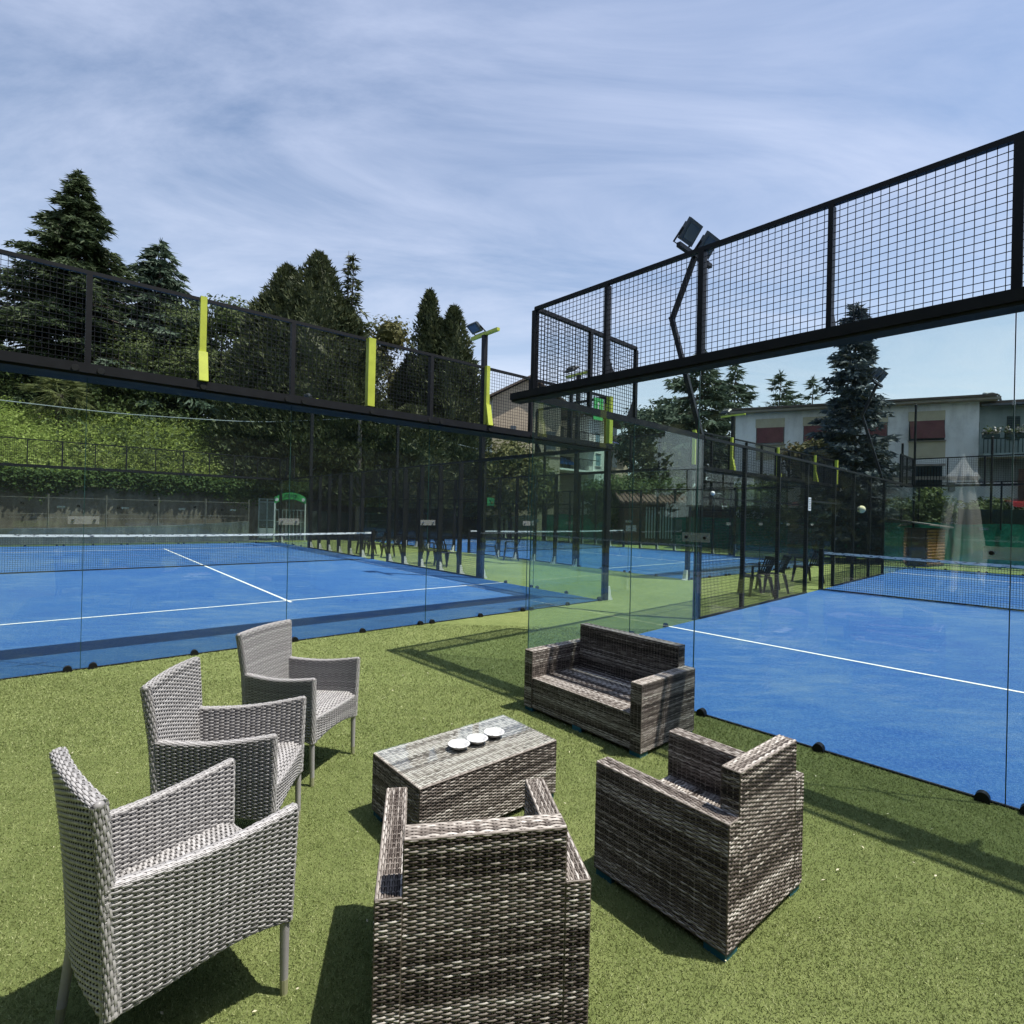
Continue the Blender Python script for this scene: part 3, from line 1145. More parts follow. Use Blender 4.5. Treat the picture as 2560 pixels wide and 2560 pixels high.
def seat_unit(name, label, loc, rz, w, d, ha, hb, hs, t, tb, seed, cat):
    f = 0.034
    root = thing(name, label, cat, (*loc, 0), rz)
    W, D = w / 2, d / 2
    woven_box((-W, -D, f), (-W + t, D, ha), ('-x', '+x', '-y', '+y', '+z'), root, 'armrest', seed, 'y')
    woven_box((W - t, -D, f), (W, D, ha), ('-x', '+x', '-y', '+y', '+z'), root, 'armrest', seed + 1, 'y')
    woven_box((-W + t + 0.004, D - tb, f), (W - t - 0.004, D - 0.002, hb), ('-x', '+x', '-y', '+y', '+z'), root, 'backrest', seed + 2, 'x')
    woven_box((-W + t + 0.004, -D + 0.01, f), (W - t - 0.004, D - tb - 0.004, hs), ('-y', '+z'), root, 'seat', seed + 3, 'x')
    feet(root, W, D, f + 0.002, None if w < 1 else [(s * (W - 0.05), tt * (D - 0.05)) for s in (-1, 0, 1) for tt in (-1, 1)])
    return root


seat_unit('rattan_sofa', 'two-seat brown rattan sofa with its back to the glass of the right court', (0.790, 4.409), -0.8597, 1.193, 0.679, 0.508, 0.671, 0.282, 0.087, 0.084, 3, 'sofa')
arm1 = seat_unit('rattan_armchair', 'brown rattan armchair at the right, turned away, on teal feet', (0.886, 2.495), R(-140.06), 0.66, 0.649, 0.522, 0.692, 0.29, 0.077, 0.076, 21, 'armchair')
dup(arm1, (-0.107, 1.976, 0), R(189.9), 'nearest brown rattan armchair seen from behind at the bottom centre')

# low table
tb_root = thing('rattan_table', 'low brown rattan coffee table with a glass top carrying three ashtrays', 'table', (-0.218, 3.088, 0), 0.7052)
tw, td, tH = 0.923 / 2, 0.489 / 2, 0.336
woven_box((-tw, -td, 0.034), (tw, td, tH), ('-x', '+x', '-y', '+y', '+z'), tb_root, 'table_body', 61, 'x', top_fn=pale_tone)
feet(tb_root, tw, td, 0.036)
g = MB()
g.box((-tw + 0.006, -td + 0.006, tH + 0.0075), (tw - 0.006, td - 0.006, tH + 0.0125))
obj('glass_top', g, tb_root, M['tabglass'])

# ashtrays
def ashtray(px, py, label):
    p = at_plane(px, py, tH + 0.0132)
    r = thing('ashtray', label, 'ashtray', p)
    mb = MB()
    prof = [(0.0, 0.0), (0.036, 0.0), (0.040, 0.004), (0.050, 0.022), (0.0605, 0.030), (0.0625, 0.033), (0.060, 0.0345),
            (0.052, 0.030), (0.040, 0.024), (0.034, 0.010), (0.028, 0.006), (0.012, 0.0065), (0.006, 0.012), (0.0, 0.0135)]
    mb.lathe([(a_, b_ * 0.72) for a_, b_ in prof], 36)
    obj('dish', mb, r, M['ceramic'], smooth=True)
    nb = MB()
    for k in range(3):
        a = k * 2.094 + 0.4
        nb.bar((0.049 * math.cos(a), 0.049 * math.sin(a), 0.0225), (0.061 * math.cos(a), 0.061 * math.sin(a), 0.0254), 0.012, 0.003)
    obj('cigarette_rest', nb, r, M['ceramic'])


def at_plane(px, py, z):
    p = at(px, py, 1.0) - np.array([0, 0, CAM_H])
    t = (z - CAM_H) / p[2]
    return p * t + np.array([0, 0, CAM_H])


ashtray(1147, 1869, 'left white ashtray of the three on the low table')
ashtray(1193, 1855, 'middle white ashtray of the three on the low table')
ashtray(1235, 1839, 'right white ashtray of the three on the low table')

# ------------------------------------------------------------------ grey wicker chairs
def grey_tone(i, rows, x, r):
    return np.clip(0.5 + r.normal(0, 0.16) + 0.10 * np.sin(x * 6 + r.uniform(0, 6)) + r.normal(0, 0.04, len(x)), 0, 1)


def shell(root, nm, C, thick, seed, Lu, Lv, two=True, pu=0.0245, pv=0.0088, cord=0.008, arch=None):
    """C(u,v) -> points of the outer face; woven on both faces, corded along its border"""
    e = 1e-3

    def frame(u, v):
        P = C(u, v)
        a = C(np.clip(u + e, 0, 1), v) - C(np.clip(u - e, 0, 1), v)
        b = C(u, np.clip(v + e, 0, 1)) - C(u, np.clip(v - e, 0, 1))
        N = np.cross(a, b)
        N /= np.linalg.norm(N, axis=-1)[..., None] + 1e-12
        return P, N
    mb = MB()
    weave(mb, frame, Lu, Lv, pu, pv, 0.0042, 0.0026, grey_tone, 2, 0.34, 4, seed, 0.2, lens=(0.97, 0.12))
    if two:
        def inner(u, v):
            P, N = frame(1 - u, v)
            return P - N * thick, -N
        weave(mb, inner, Lu, Lv, pu, pv, 0.0042, 0.0026, grey_tone, 2, 0.34, 4, seed + 1, 0.2, lens=(0.97, 0.12))
    o = obj(nm, mb, root, M['wicker'], smooth=True, tone=True, kind='stuff')
    g = np.linspace(0, 1, 17)
    U, V = np.meshgrid(g, g, indexing='ij')
    P, N = frame(U, V)
    c = MB()
    c.grid(P - N * 0.006)
    if two:
        c.grid(P - N * (thick - 0.006), flip=True)
    obj('core', c, o, M['wcore'])  # dark sheets added between the faces to block light through the weave
    # border: strands woven over the edge between the two faces
    b = MB()
    hw = thick / 2 if two else 0.007
    edges = (((0, 0), (1, 0)), ((1, 0), (1, 1)), ((1, 1), (0, 1)), ((0, 1), (0, 0)))
    for q, ((ua, va), (ub, vb)) in enumerate(edges):
        def E_(u, v, ua=ua, va=va, ub=ub, vb=vb):
            uu, vv = lerp(ua, ub, u), lerp(va, vb, u)
            P, N = frame(uu, vv)
            inn = C(lerp(uu, 0.5, 0.04), lerp(vv, 0.5, 0.04))
            out = P - inn
            tn = C(lerp(ua, ub, np.clip(u + e, 0, 1)), lerp(va, vb, np.clip(u + e, 0, 1))) - C(lerp(ua, ub, np.clip(u - e, 0, 1)), lerp(va, vb, np.clip(u - e, 0, 1)))
            tn /= np.linalg.norm(tn, axis=-1)[..., None] + 1e-12
            out = out - N * np.sum(out * N, -1)[..., None] - tn * np.sum(out * tn, -1)[..., None]
            out /= np.linalg.norm(out, axis=-1)[..., None] + 1e-12
            th_ = np.pi * v
            d_ = N * np.cos(th_)[..., None] * (hw + 0.001) + out * np.sin(th_)[..., None] * cord
            nn_ = N * np.cos(th_)[..., None] + out * np.sin(th_)[..., None]
            return P - N * hw + d_, nn_
        Le = Lu if q % 2 == 0 else Lv
        weave(b, E_, Le, 2 * hw + 0.018, pu, pv * 0.8, 0.0022, 0.0020, grey_tone, 2, 0.34, 4, seed + 50 + q, 0.25, lens=(0.97, 0.1))
        g1, g2 = np.meshgrid(np.linspace(0, 1, 17), np.linspace(0, 1, 7), indexing='ij')
        Pb, Nb = E_(g1, g2)
        c2 = MB()
        c2.grid(Pb - Nb * 0.004)
        obj('edge_core', c2, o, M['wcore'])  # same dark backing, added behind the border strands
        Pc, Nc = frame(np.array([float(ua)]), np.array([float(va)]))
        tt = np.linspace(-math.pi / 2, math.pi / 2, 9)
        rc_ = hw * 0.80
        Ic = C(np.array([lerp(float(ua), 0.5, 0.012)]), np.array([lerp(float(va), 0.5, 0.012)]))
        b.lathe(np.stack([rc_ * np.cos(tt), rc_ * np.sin(tt)], -1), 12, Ic[0] - Nc[0] * hw, tone=0.2)
    obj('wrapped_border', b, o, M['wicker'], smooth=True, tone=True)
    return o


def lerp(a, b, t):
    return a + (b - a) * t


def grey_chair(label, loc, rz):
    root = thing('wicker_chair', label, 'wicker chair', (*loc, 0), rz)
    V3 = lambda *p: np.array(p, float)

    def side(s):
        def C(u, v):
            # u from front to back on +x side, reversed on -x so the normal points outward
            q = u if s > 0 else 1 - u
            yt, yb = lerp(-0.268, 0.262, q), lerp(-0.262, 0.250, q)
            zt = 0.648 - 0.030 * q - 0.020 * np.sin(np.pi * q)
            zb = 0.262 - 0.012 * q + 0.040 * np.sin(np.pi * np.clip(q * 1.0, 0, 1)) * (1 - q) * 1.2
            xt, xb = lerp(0.268, 0.222, q ** 1.4), lerp(0.252, 0.212, q)
            z = lerp(zb, zt, v)
            y = lerp(yb, yt, v)
            x = lerp(xb, xt, v)
            return np.stack([s * x, y, z], -1)
        return C
    shell(root, 'armrest', side(1), 0.034, 5, 0.52, 0.375)
    shell(root, 'armrest', side(-1), 0.034, 9, 0.52, 0.375)

    def back(u, v):
        x = lerp(1, -1, u)
        z = lerp(0.252, 0.866, v)
        hw = np.where(v < 0.58, 0.218, 0.218 + 0.024 * ((v - 0.58) / 0.42))
        y = 0.252 + 0.022 * v + 0.055 * (v ** 2) * 0.5 + 0.014 * (1 - x ** 2)
        z = z + 0.006 * (1 - x ** 2) * v
        return np.stack([x * hw, y, z], -1)
    shell(root, 'backrest', back, 0.036, 13, 0.44, 0.615)

    def seat(u, v):
        x = lerp(-1, 1, u)
        y = lerp(-0.262, 0.235, v)
        hw = lerp(0.225, 0.19, v)
        z = 0.425 - 0.02 * v + 0.006 * (1 - x ** 2) - 0.03 * np.clip(1 - v * 9, 0, 1) ** 2
        return np.stack([x * hw, y, z], -1)
    shell(root, 'seat', seat, 0.02, 17, 0.44, 0.5, two=False, cord=0.006)

    def apron(u, v):
        x = lerp(-1, 1, u)
        zt = 0.400 + 0 * x
        zb = 0.258 + 0.045 * (1 - x ** 2)
        return np.stack([x * 0.238, -0.264 - 0.012 * (1 - x ** 2) + 0.0 * v, lerp(zb, zt, v)], -1)
    shell(root, 'front_apron', apron, 0.02, 19, 0.46, 0.14, two=False, cord=0.008)

    for (x0, y0, x1, y1) in ((0.232, -0.250, 0.228, -0.256), (-0.232, -0.250, -0.228, -0.256), (0.196, 0.238, 0.198, 0.272), (-0.196, 0.238, -0.198, 0.272)):
        n = 90
        q = np.linspace(0, 1, n)
        zt, zb = 0.30, 0.052
        p = np.stack([lerp(x0, x1, q), lerp(y0, y1, q * 0.85), lerp(zt, zb, q)], -1)
        rad = lerp(0.0165, 0.0135, q) * (1 + 0.05 * np.cos(np.arange(n) * np.pi))
        mb = MB()
        mb.tube(p, rad, 10, tone=np.repeat(0.45 + 0.12 * (np.arange(n) % 2), 10) if False else 0.45)
        lg = obj('leg', mb, root, M['wicker'], smooth=True, tone=True)
        tp = MB()
        e = p[-1]
        tp.tube([e + V3(0, 0, 0.002), V3(x1, y1, 0.0)], [0.0145, 0.0125], 10)
        obj('leg_tip', tp, lg, M['tip'])
    return root


c1 = grey_chair('nearest grey wicker armchair at the bottom left, seen from behind', (-1.087, 1.821), R(140.0))
dup(c1, (-1.335, 2.647, 0), R(96.9), 'middle of the three grey wicker armchairs on the left')
dup(c1, (-1.356, 3.552, 0), R(75.3), 'grey wicker armchair nearest the left court glass, farthest of the three')

# ------------------------------------------------------------------ retaining walls, hillside
def wall_run(name, label, pts, thick, mat, cat='wall'):
    """pts: (u, v, ztop) in left-court coordinates; solid wall from the ground, towards +v"""
    O = XA(pts[0][0], pts[0][1], 0)
    mb = MB()
    n = len(pts)
    a = np.array([XA(u, v, -0.05) - O for u, v, z in pts])
    b = np.array([XA(u, v, z) - O for u, v, z in pts])
    c = np.array([XA(u, v + thick, z) - O for u, v, z in pts])
    d = np.array([XA(u, v + thick, -0.05) - O for u, v, z in pts])
    mb.grid(np.stack([a, b], 1))
    mb.grid(np.stack([b, c], 1))
    mb.grid(np.stack([c, d], 1))
    for k in (0, n - 1):
        mb.add([a[k], b[k], c[k], d[k]], [(0, 1, 2, 3)])
    o = obj(name, mb, mat=mat)
    o.location = [float(x) for x in O]
    return tag(o, label, cat)


wall_run('low_wall', 'low dark concrete wall behind the left court', [(14, 21.6, 0.55), (8, 21.6, 0.62), (4, 21.6, 0.74), (0.9, 21.6, 0.95)], 0.3, M['lowwall'])
wall_run('low_wall', 'grey concrete wall at the foot of the hill, right of the green arch', [(-1.8, 22.2, 1.15), (-6, 22.2, 1.2), (-11, 22.2, 1.3), (-18, 22.2, 1.35)], 0.3, M['lowwall'])
hw = wall_run('retaining_wall', 'tall brown stained retaining wall under the hanging ivy', [(16, 23.0, 2.35), (9, 23.0, 2.35), (4, 23.0, 2.4), (-1.5, 23.0, 2.45), (-9, 23.2, 2.5), (-18, 23.4, 2.5)], 0.35, M['highwall'])
_O = XA(16, 23.0, 0)
for u in (11.2, 9.2, 7.4, 6.0, 4.6, 3.0, 1.8, 0.6):     # weep holes
    w = MB()
    c = XA(u, 22.995, 1.55 + 0.1 * math.sin(u * 3)) - _O
    d = XA(1, 0, 0) - XA(0, 0, 0)
    w.bar(c - d * 0.06, c + d * 0.06, 0.012, 0.10, side=XA(0, 1, 0) - XA(0, 0, 0))
    obj('weep_hole', w, hw, M['core'])

# hill behind the wall
def hill_z(u, v):
    s = np.clip((v - 23.3) / 11.0, 0, 1)
    fade = 1 / (1 + np.exp(-(u + 9.0) / 2.2))           # hill dies away to the right
    return 2.3 * (0.55 + 0.45 * fade) + fade * (5.2 * s ** 0.85 + 0.05 * np.clip(v - 34, 0, 60)) + 0.25 * np.sin(u * 1.3) * np.sin(v * 0.9) * s


gu, gv = np.meshgrid(np.linspace(60, -60, 90), np.concatenate([np.linspace(23.36, 36, 22), np.linspace(38, 110, 10)]), indexing='ij')
gz = hill_z(gu, gv)
P = np.stack([AO[0] + gu * AU[0] + gv * AV[0], AO[1] + gu * AU[1] + gv * AV[1], gz], -1)
hm = MB()
hm.grid(P, flip=True)
h_o = obj('hill', hm, mat=M['hill'], smooth=True)
h_o['kind'] = 'structure'


def uvz(u, v, z):
    return np.stack([AO[0] + u * AU[0] + v * AV[0], AO[1] + u * AU[1] + v * AV[1], z], -1)


def ground_cover(name, label, n_clump, ulo, uhi, vlo, vhi, size, mat, per, spread, seed, lift=0.25):
    r = np.random.default_rng(seed)
    u = r.uniform(ulo, uhi, n_clump)
    v = r.uniform(vlo, vhi, n_clump)
    z = hill_z(u, v)
    k = per
    hgt = np.minimum(r.gamma(2.0, lift / 2, n_clump), lift * 1.5)
    uu = np.repeat(u, k) + r.normal(0, spread, n_clump * k)
    vv = np.repeat(v, k) + r.normal(0, spread, n_clump * k)
    zz_ = np.repeat(z, k) + np.minimum(np.abs(r.normal(0, 1, n_clump * k)), 1.5) * np.repeat(hgt, k)
    p = uvz(uu, vv, zz_)
    nrm = r.normal(size=(len(p), 3)) * 0.7 + np.array([-0.25, -0.35, 0.8])
    mb = MB()
    mb.leaves(p, nrm, size, 0.42)
    o = obj(name, mb, mat=mat)
    o['kind'] = 'stuff'
    o['label'] = label
    o['category'] = 'undergrowth'
    return o


ground_cover('hillside_weeds', 'bright green weeds and brambles covering the sunny hillside', 6400, -3, 26, 23.6, 30.6, 0.17, M['hillside'], 16, 0.26, 4, 0.45)
ground_cover('hill_undergrowth', 'darker undergrowth at the foot of the trees', 2000, -18, 8, 24.0, 40.0, 0.27, M['broad'], 18, 0.4, 6, 0.9)
ground_cover('hill_shrubs', 'dark shrubs along the top of the sunny slope below the spruce', 1500, 3, 28, 30.4, 37.0, 0.24, M['broad'], 22, 0.45, 16, 1.1)


def ivy():
    r = np.random.default_rng(8)
    mb = MB()
    n = 1700
    u = r.uniform(-6, 17, n)
    drop = np.clip(0.22 + 0.30 * np.sin(u * 1.7) + 0.3 * np.sin(u * 0.63 + 1) + r.normal(0, 0.12, n), 0.05, 1.35)
    k = 12
    uu = np.repeat(u, k) + r.normal(0, 0.12, n * k)
    t = r.uniform(0, 1, n * k)
    z = 2.78 + r.normal(0, 0.18, n * k) - t * np.repeat(drop, k)
    v = 22.96 - np.abs(r.normal(0, 0.10, n * k)) - 0.18 * (1 - t)
    p = uvz(uu, v, z)
    out = -np.array([AV[0], AV[1], 0])
    nrm = r.normal(size=(n * k, 3)) * 0.55 + out * 0.8 + np.array([0, 0, 0.5])
    mb.leaves(p, nrm, 0.17, 0.55)
    o = obj('hanging_ivy', mb, mat=M['ivy'])
    o['kind'] = 'stuff'
    o['label'] = 'ivy and shrubs hanging over the brown retaining wall'
    o['category'] = 'ivy'


ivy()

# ------------------------------------------------------------------ trees
def trunk(root, H, r0, r1, lean=(0, 0), n=10, limbs=(), mat='bark'):
    q = np.linspace(0, 1, n)
    p = np.stack([lean[0] * q + 0.05 * np.sin(q * 7), lean[1] * q, H * q], -1)
    mb = MB()
    mb.tube(p, lerp(r0, r1, q), 8)
    for (z, az, L, up, r) in limbs:
        d = np.array([math.cos(az), math.sin(az), up])
        b = np.array([lean[0] * z / H, lean[1] * z / H, z])
        mb.tube([b, b + d * L * 0.5 + np.array((0, 0, 0.04 * L)), b + d * L], [r, r * 0.6, r * 0.2], 5)
    return obj('trunk', mb, root, M[mat])


def conifer(label, base, H, Rad, seed, mat='spruce', whorls=34, droop=0.30, tuft=0.42, dens=26, low=0.06, power=0.85, upturn=0.0, irregular=0.2, tw=0.13, nb=(6, 9), asym=0.0, name='conifer_tree'):
    r = np.random.default_rng(seed)
    root = thing(name, label, 'tree', base)
    mb = MB()
    limbs = []
    for i in range(whorls):
        f = low + (0.985 - low) * (i / (whorls - 1)) ** 0.92
        z0 = f * H
        rr = Rad * (1 - f) ** power + 0.05
        for b in range(r.integers(*nb)):
            az = r.uniform(0, 2 * np.pi)
            L = rr * r.uniform(1 - irregular * 2.0, 1 + irregular) * (1 + asym * math.cos(az))
            if L < 0.12:
                L = 0.12
            zz0 = z0 + r.normal(0, 0.012 * H)
            n = max(8, int(dens * L))
            s = r.uniform(0.08, 1, n) ** 0.75
            side = r.normal(0, 1, n) * (0.16 * L * (1.08 - s) + 0.06)
            d = np.array([math.cos(az), math.sin(az)])
            pn = np.array([-d[1], d[0]])
            xy = d[None] * (L * s)[:, None] + pn[None] * side[:, None]
            z = zz0 - droop * L * s ** 1.3 + upturn * L * s ** 3 - np.abs(side) * 0.25 + r.normal(0, 0.05, n)
            p = np.c_[xy, z]
            dirs = np.c_[d[None] * 0.75 + pn[None] * (np.sign(side) * 0.55)[:, None] + r.normal(0, 0.25, (n, 2)), r.normal(-0.25 - droop * 0.6 + upturn, 0.28, n)]
            mb.tris(p, dirs, tuft * r.uniform(0.6, 1.3, n), tw * r.uniform(0.7, 1.3, n))
            if L > 1.2 and b % 2 == 0:
                limbs.append((zz0, az, L * 0.8, -droop * 0.6, 0.03 + 0.012 * L))
    # leader
    mb.tris(np.c_[r.normal(0, 0.03, (30, 2)), r.uniform(0.95, 1.0, 30) * H], np.c_[r.normal(0, 0.35, (30, 2)), np.ones(30)], tuft * 0.8, tw * 0.7)
    obj('crown', mb, root, M[mat])
    trunk(root, H * 0.97, 0.014 * H + 0.05, 0.02, limbs=limbs)
    return root


def lobed(label, base, H, Rad, seed, mat='cypress', n=9000, size=0.34, profile=None, tops=((0, 0, 1.0),), name='cypress_tree', up=0.8, core=0.62, tw=0.17, low=0.0):
    """dense crown: sprays over a lumpy outline made of several tops"""
    r = np.random.default_rng(seed)
    root = thing(name, label, 'tree', base)
    mb, cb = MB(), MB()
    profile = profile or (lambda t: np.clip((1 - t), 0, 1) ** 0.62 * (0.55 + 0.45 * np.clip(t * 5, 0, 1)))
    for (ox, oy, hf) in tops:
        h = H * hf
        rad = Rad * (0.65 + 0.35 * hf)
        m = int(n / len(tops))
        t = r.uniform(low, 1, m) ** 1.1
        az = r.uniform(0, 2 * np.pi, m)
        ph = r.uniform(0, 6.3, 8)
        lump = 1 + 0.13 * np.sin(az * 3 + t * 14 + ph[0]) + 0.11 * np.sin(az * 5 - t * 23 + ph[1]) + 0.10 * np.sin(az * 2 + t * 31 + ph[2]) + 0.07 * np.sin(az * 9 + t * 47 + ph[3])
        rr = rad * profile(t) * lump * r.uniform(0.62, 1.06, m)
        p = np.stack([ox + rr * np.cos(az), oy + rr * np.sin(az), t * h], -1)
        d = np.stack([np.cos(az) * 0.8, np.sin(az) * 0.8, np.full(m, up)], -1) + r.normal(0, 0.45, (m, 3))
        mb.tris(p, d, size * r.uniform(0.5, 1.3, m), tw * r.uniform(0.6, 1.4, m))
        g1, g2 = np.meshgrid(np.linspace(low, 0.97, 14), np.linspace(0, 2 * np.pi, 13), indexing='ij')
        lump = 1 + 0.13 * np.sin(g2 * 3 + g1 * 14 + ph[0]) + 0.10 * np.sin(g2 * 2 + g1 * 31 + ph[2])
        rc = rad * profile(g1) * core * lump
        cb.grid(np.stack([ox + rc * np.cos(g2), oy + rc * np.sin(g2), g1 * h], -1), flip=True)
    o = obj('crown', mb, root, M[mat])
    obj('opaque_filler', cb, o, M[mat])  # opaque hull added to stop light passing through the crown
    trunk(root, H * 0.5, 0.03 * Rad + 0.14, 0.06)
    return root


ROUND = lambda t: np.clip(1 - t ** 2.2, 0, 1) ** 0.62 * (0.6 + 0.4 * np.clip(t * 5, 0, 1)) * (1 - 0.25 * t)


def bush(label, base, blobs, seed, mat='broad', n=2600, size=0.26, name='bush', cat='bush', stem=True, asp=0.55):
    """leafy mass of overlapping ellipsoid clumps: blobs (x,y,z,r)"""
    r = np.random.default_rng(seed)
    root = thing(name, label, cat, base)
    mb, cb = MB(), MB()
    tot = sum(b[3] ** 2 for b in blobs)
    for (x, y, z, rad) in blobs:
        m = int(n * rad ** 2 / tot)
        d = r.normal(size=(m, 3))
        d /= np.linalg.norm(d, axis=1)[:, None]
        lump = 1 + 0.16 * np.sin(d[:, 0] * 7 + z * 3) * np.sin(d[:, 1] * 8 + x) + 0.12 * np.sin(d[:, 2] * 11 + y)
        rr = rad * lump * r.uniform(0.45, 1.05, m) ** 0.6
        p = np.array([x, y, z]) + d * rr[:, None] * np.array([1, 1, 0.85])
        mb.leaves(p, d + r.normal(0, 0.6, (m, 3)) + np.array([0, 0, 0.35]), size, asp)
        g1, g2 = np.meshgrid(np.linspace(-1.5, 1.5, 7), np.linspace(0, 2 * np.pi, 10), indexing='ij')
        rc = rad * 0.66 * (1 + 0.12 * np.sin(g2 * 3 + x) * np.cos(g1 * 2))
        cb.grid(np.stack([x + rc * np.cos(g1) * np.cos(g2), y + rc * np.cos(g1) * np.sin(g2), z + rc * 0.85 * np.sin(g1)], -1), flip=True)
    cr_ = obj('crown', mb, root, M[mat])
    obj('opaque_filler', cb, cr_, M[mat])  # solid clumps added inside so no light shows through the leaves
    if stem:
        top = max(b[2] for b in blobs)
        limbs = [(top * 0.35, k * 1.3, top * 0.5, 0.9, 0.05) for k in range(5)]
        trunk(root, top * 0.8, 0.06 + 0.02 * top, 0.02, limbs=limbs, n=6)
    return root


def base_at(px, D, z):
    p = at(px, 1280, D)
    return (p[0], p[1], z)


def height(py, px, D, zb):
    return at(px, py, D)[2] - zb


# left: spruce, cedar, cypresses on the hill
def hz(px, D):
    p = at(px, 1280, D)[:2] - AO
    return float(hill_z(np.array(p @ AU), np.array(p @ AV))) - 0.2


z = hz(182, 33)
conifer('tallest dark spruce at the far left, rising above the mesh', base_at(178, 33, z), height(432, 182, 33, z), 6.2, 31, 'spruce', 48, 0.34, 0.42, 52, 0.05, 0.86, 0.10, 0.30, 0.12, (9, 12), name='spruce_tree')
z = hz(372, 36)
conifer('layered cedar with a bent tip right of the tallest spruce', base_at(385, 36, z), height(606, 375, 36, z), 6.6, 32, 'cedar', 32, 0.24, 0.50, 32, 0.10, 0.8, -0.06, 0.3, 0.17, (6, 9), name='cedar_tree')
z = hz(715, 31)
lobed('broad dark cypress cluster with twin tops left of the dead conifer', base_at(745, 31, z), height(640, 785, 31, z), 3.3, 33, 'cypress', 46000, 0.30, ROUND, ((-1.0, 0.2, 0.955), (0.95, -0.2, 1.0), (-2.1, 0.5, 0.84), (2.3, 0.3, 0.80)), low=0.02, tw=0.13)
z = hz(868, 31)
conifer('sparse conifer with a grey dead top between the cypresses', base_at(868, 31.5, z), height(640, 868, 31.5, z), 2.6, 34, 'cypress', 36, 0.16, 0.38, 20, 0.06, 0.75, 0.08, 0.3, 0.12, (5, 7), name='half_dead_conifer')
z = hz(1080, 34)
lobed('dark cypress with a pointed tip left of the beige house', base_at(1062, 34, z), height(728, 1060, 34, z), 2.3, 35, 'cypress', 26000, 0.30, None, ((0.0, 0, 1.0), (-1.3, 0.6, 0.72), (0.9, 0.4, 0.80)), tw=0.13)
z = hz(1130, 34)
lobed('rounded dark cypress touching the beige house', base_at(1112, 33.5, z), height(768, 1125, 33.5, z), 2.4, 36, 'cypress', 26000, 0.30, ROUND, ((0.3, 0, 1.0), (-0.6, 0.5, 0.95), (0.9, 0.2, 0.80)), tw=0.13)
z = hz(980, 36)
bush('yellowish leafy tree top between the two dark cypress groups', base_at(965, 36, z), [(0, 0, height(840, 965, 36, z), 1.5), (-1, 0, height(900, 965, 36, z), 1.4), (0.8, 0.3, height(960, 965, 36, z), 1.7), (0, 0, height(1040, 960, 36, z), 1.8)], 37, 'olive', 3200, 0.3, 'leafy_tree', 'tree')
z = hz(560, 35)
bush('dense broadleaf tree filling the gap right of the cedar', base_at(545, 35, z), [(-2.2, 0, height(830, 545, 35, z), 2.0), (0.6, 0, height(800, 545, 35, z), 1.7), (2.0, 0.4, height(880, 545, 35, z), 2.2), (-1, -0.5, height(920, 545, 35, z), 2.3), (1, 0, height(960, 545, 35, z), 2.2), (-2.5, 0, height(960, 545, 35, z), 2.0)], 38, 'broad', 15000, 0.23, 'leafy_tree', 'tree')
z = hz(330, 34)
bush('dark shrubs under the cedar and the spruce', base_at(330, 33.5, z), [(-2.4, 0, height(930, 330, 33.5, z), 1.9), (0.4, -0.3, height(905, 330, 33.5, z), 2.0), (2.6, 0, height(935, 330, 33.5, z), 1.8), (1, -1, height(975, 330, 33.5, z), 1.5)], 39, 'broad', 12000, 0.21, 'shrub', 'shrub')
z = hz(-60, 34)
conifer('spruce at the left edge, mostly behind the mesh', base_at(-50, 36, z), height(820, -50, 36, z), 3.6, 40, 'spruce', 26, 0.32, 0.5, 26, 0.04, 0.7, 0.08, 0.25, 0.16, name='spruce_tree')
z = hz(720, 30)
lobed('dark cypress foliage hanging low behind the far end of the left court', base_at(700, 29.5, z), height(1000, 700, 29.5, z), 2.3, 42, 'cypress', 14000, 0.27, lambda t: np.clip(1 - t, 0, 1) ** 0.35, ((-0.6, 0, 1.0), (0.9, 0, 0.93)), tw=0.13)
z = hz(1000, 31)
lobed('dark low cypress behind the far court, before the beige house', base_at(985, 31, z), height(1010, 985, 31, z), 2.6, 43, 'cypress', 16000, 0.27, lambda t: np.clip(1 - t, 0, 1) ** 0.35, ((-1.2, 0, 1.0), (1.0, 0, 0.97)), tw=0.13)

# dead top of the half-dead conifer
dt = thing('dead_branches', 'bare grey twigs at the tip of the sparse conifer', 'branches', at(868, 800, 31.5))
mb = MB()
_r = np.random.default_rng(3)
tipz = at(868, 640, 31.5)[2] - at(868, 800, 31.5)[2]
mb.tube([(0, 0, -1.5), (0, 0, tipz + 0.3)], [0.09, 0.012], 5)
for k in range(46):
    zq = _r.uniform(-1.2, tipz)
    a = _r.uniform(0, 6.3)
    L = (tipz + 0.4 - zq) * 0.24 + 0.1
    d = np.array([math.cos(a), math.sin(a), -0.15])
    mb.tube([(0, 0, zq), np.array((0, 0, zq)) + d * L * 0.6 + np.array((0, 0, 0.04)), np.array((0, 0, zq)) + d * L + np.array((0, 0, -0.08))], [0.025, 0.014, 0.005], 4, cap=False)
obj('twigs', mb, dt, M['deadwood'])

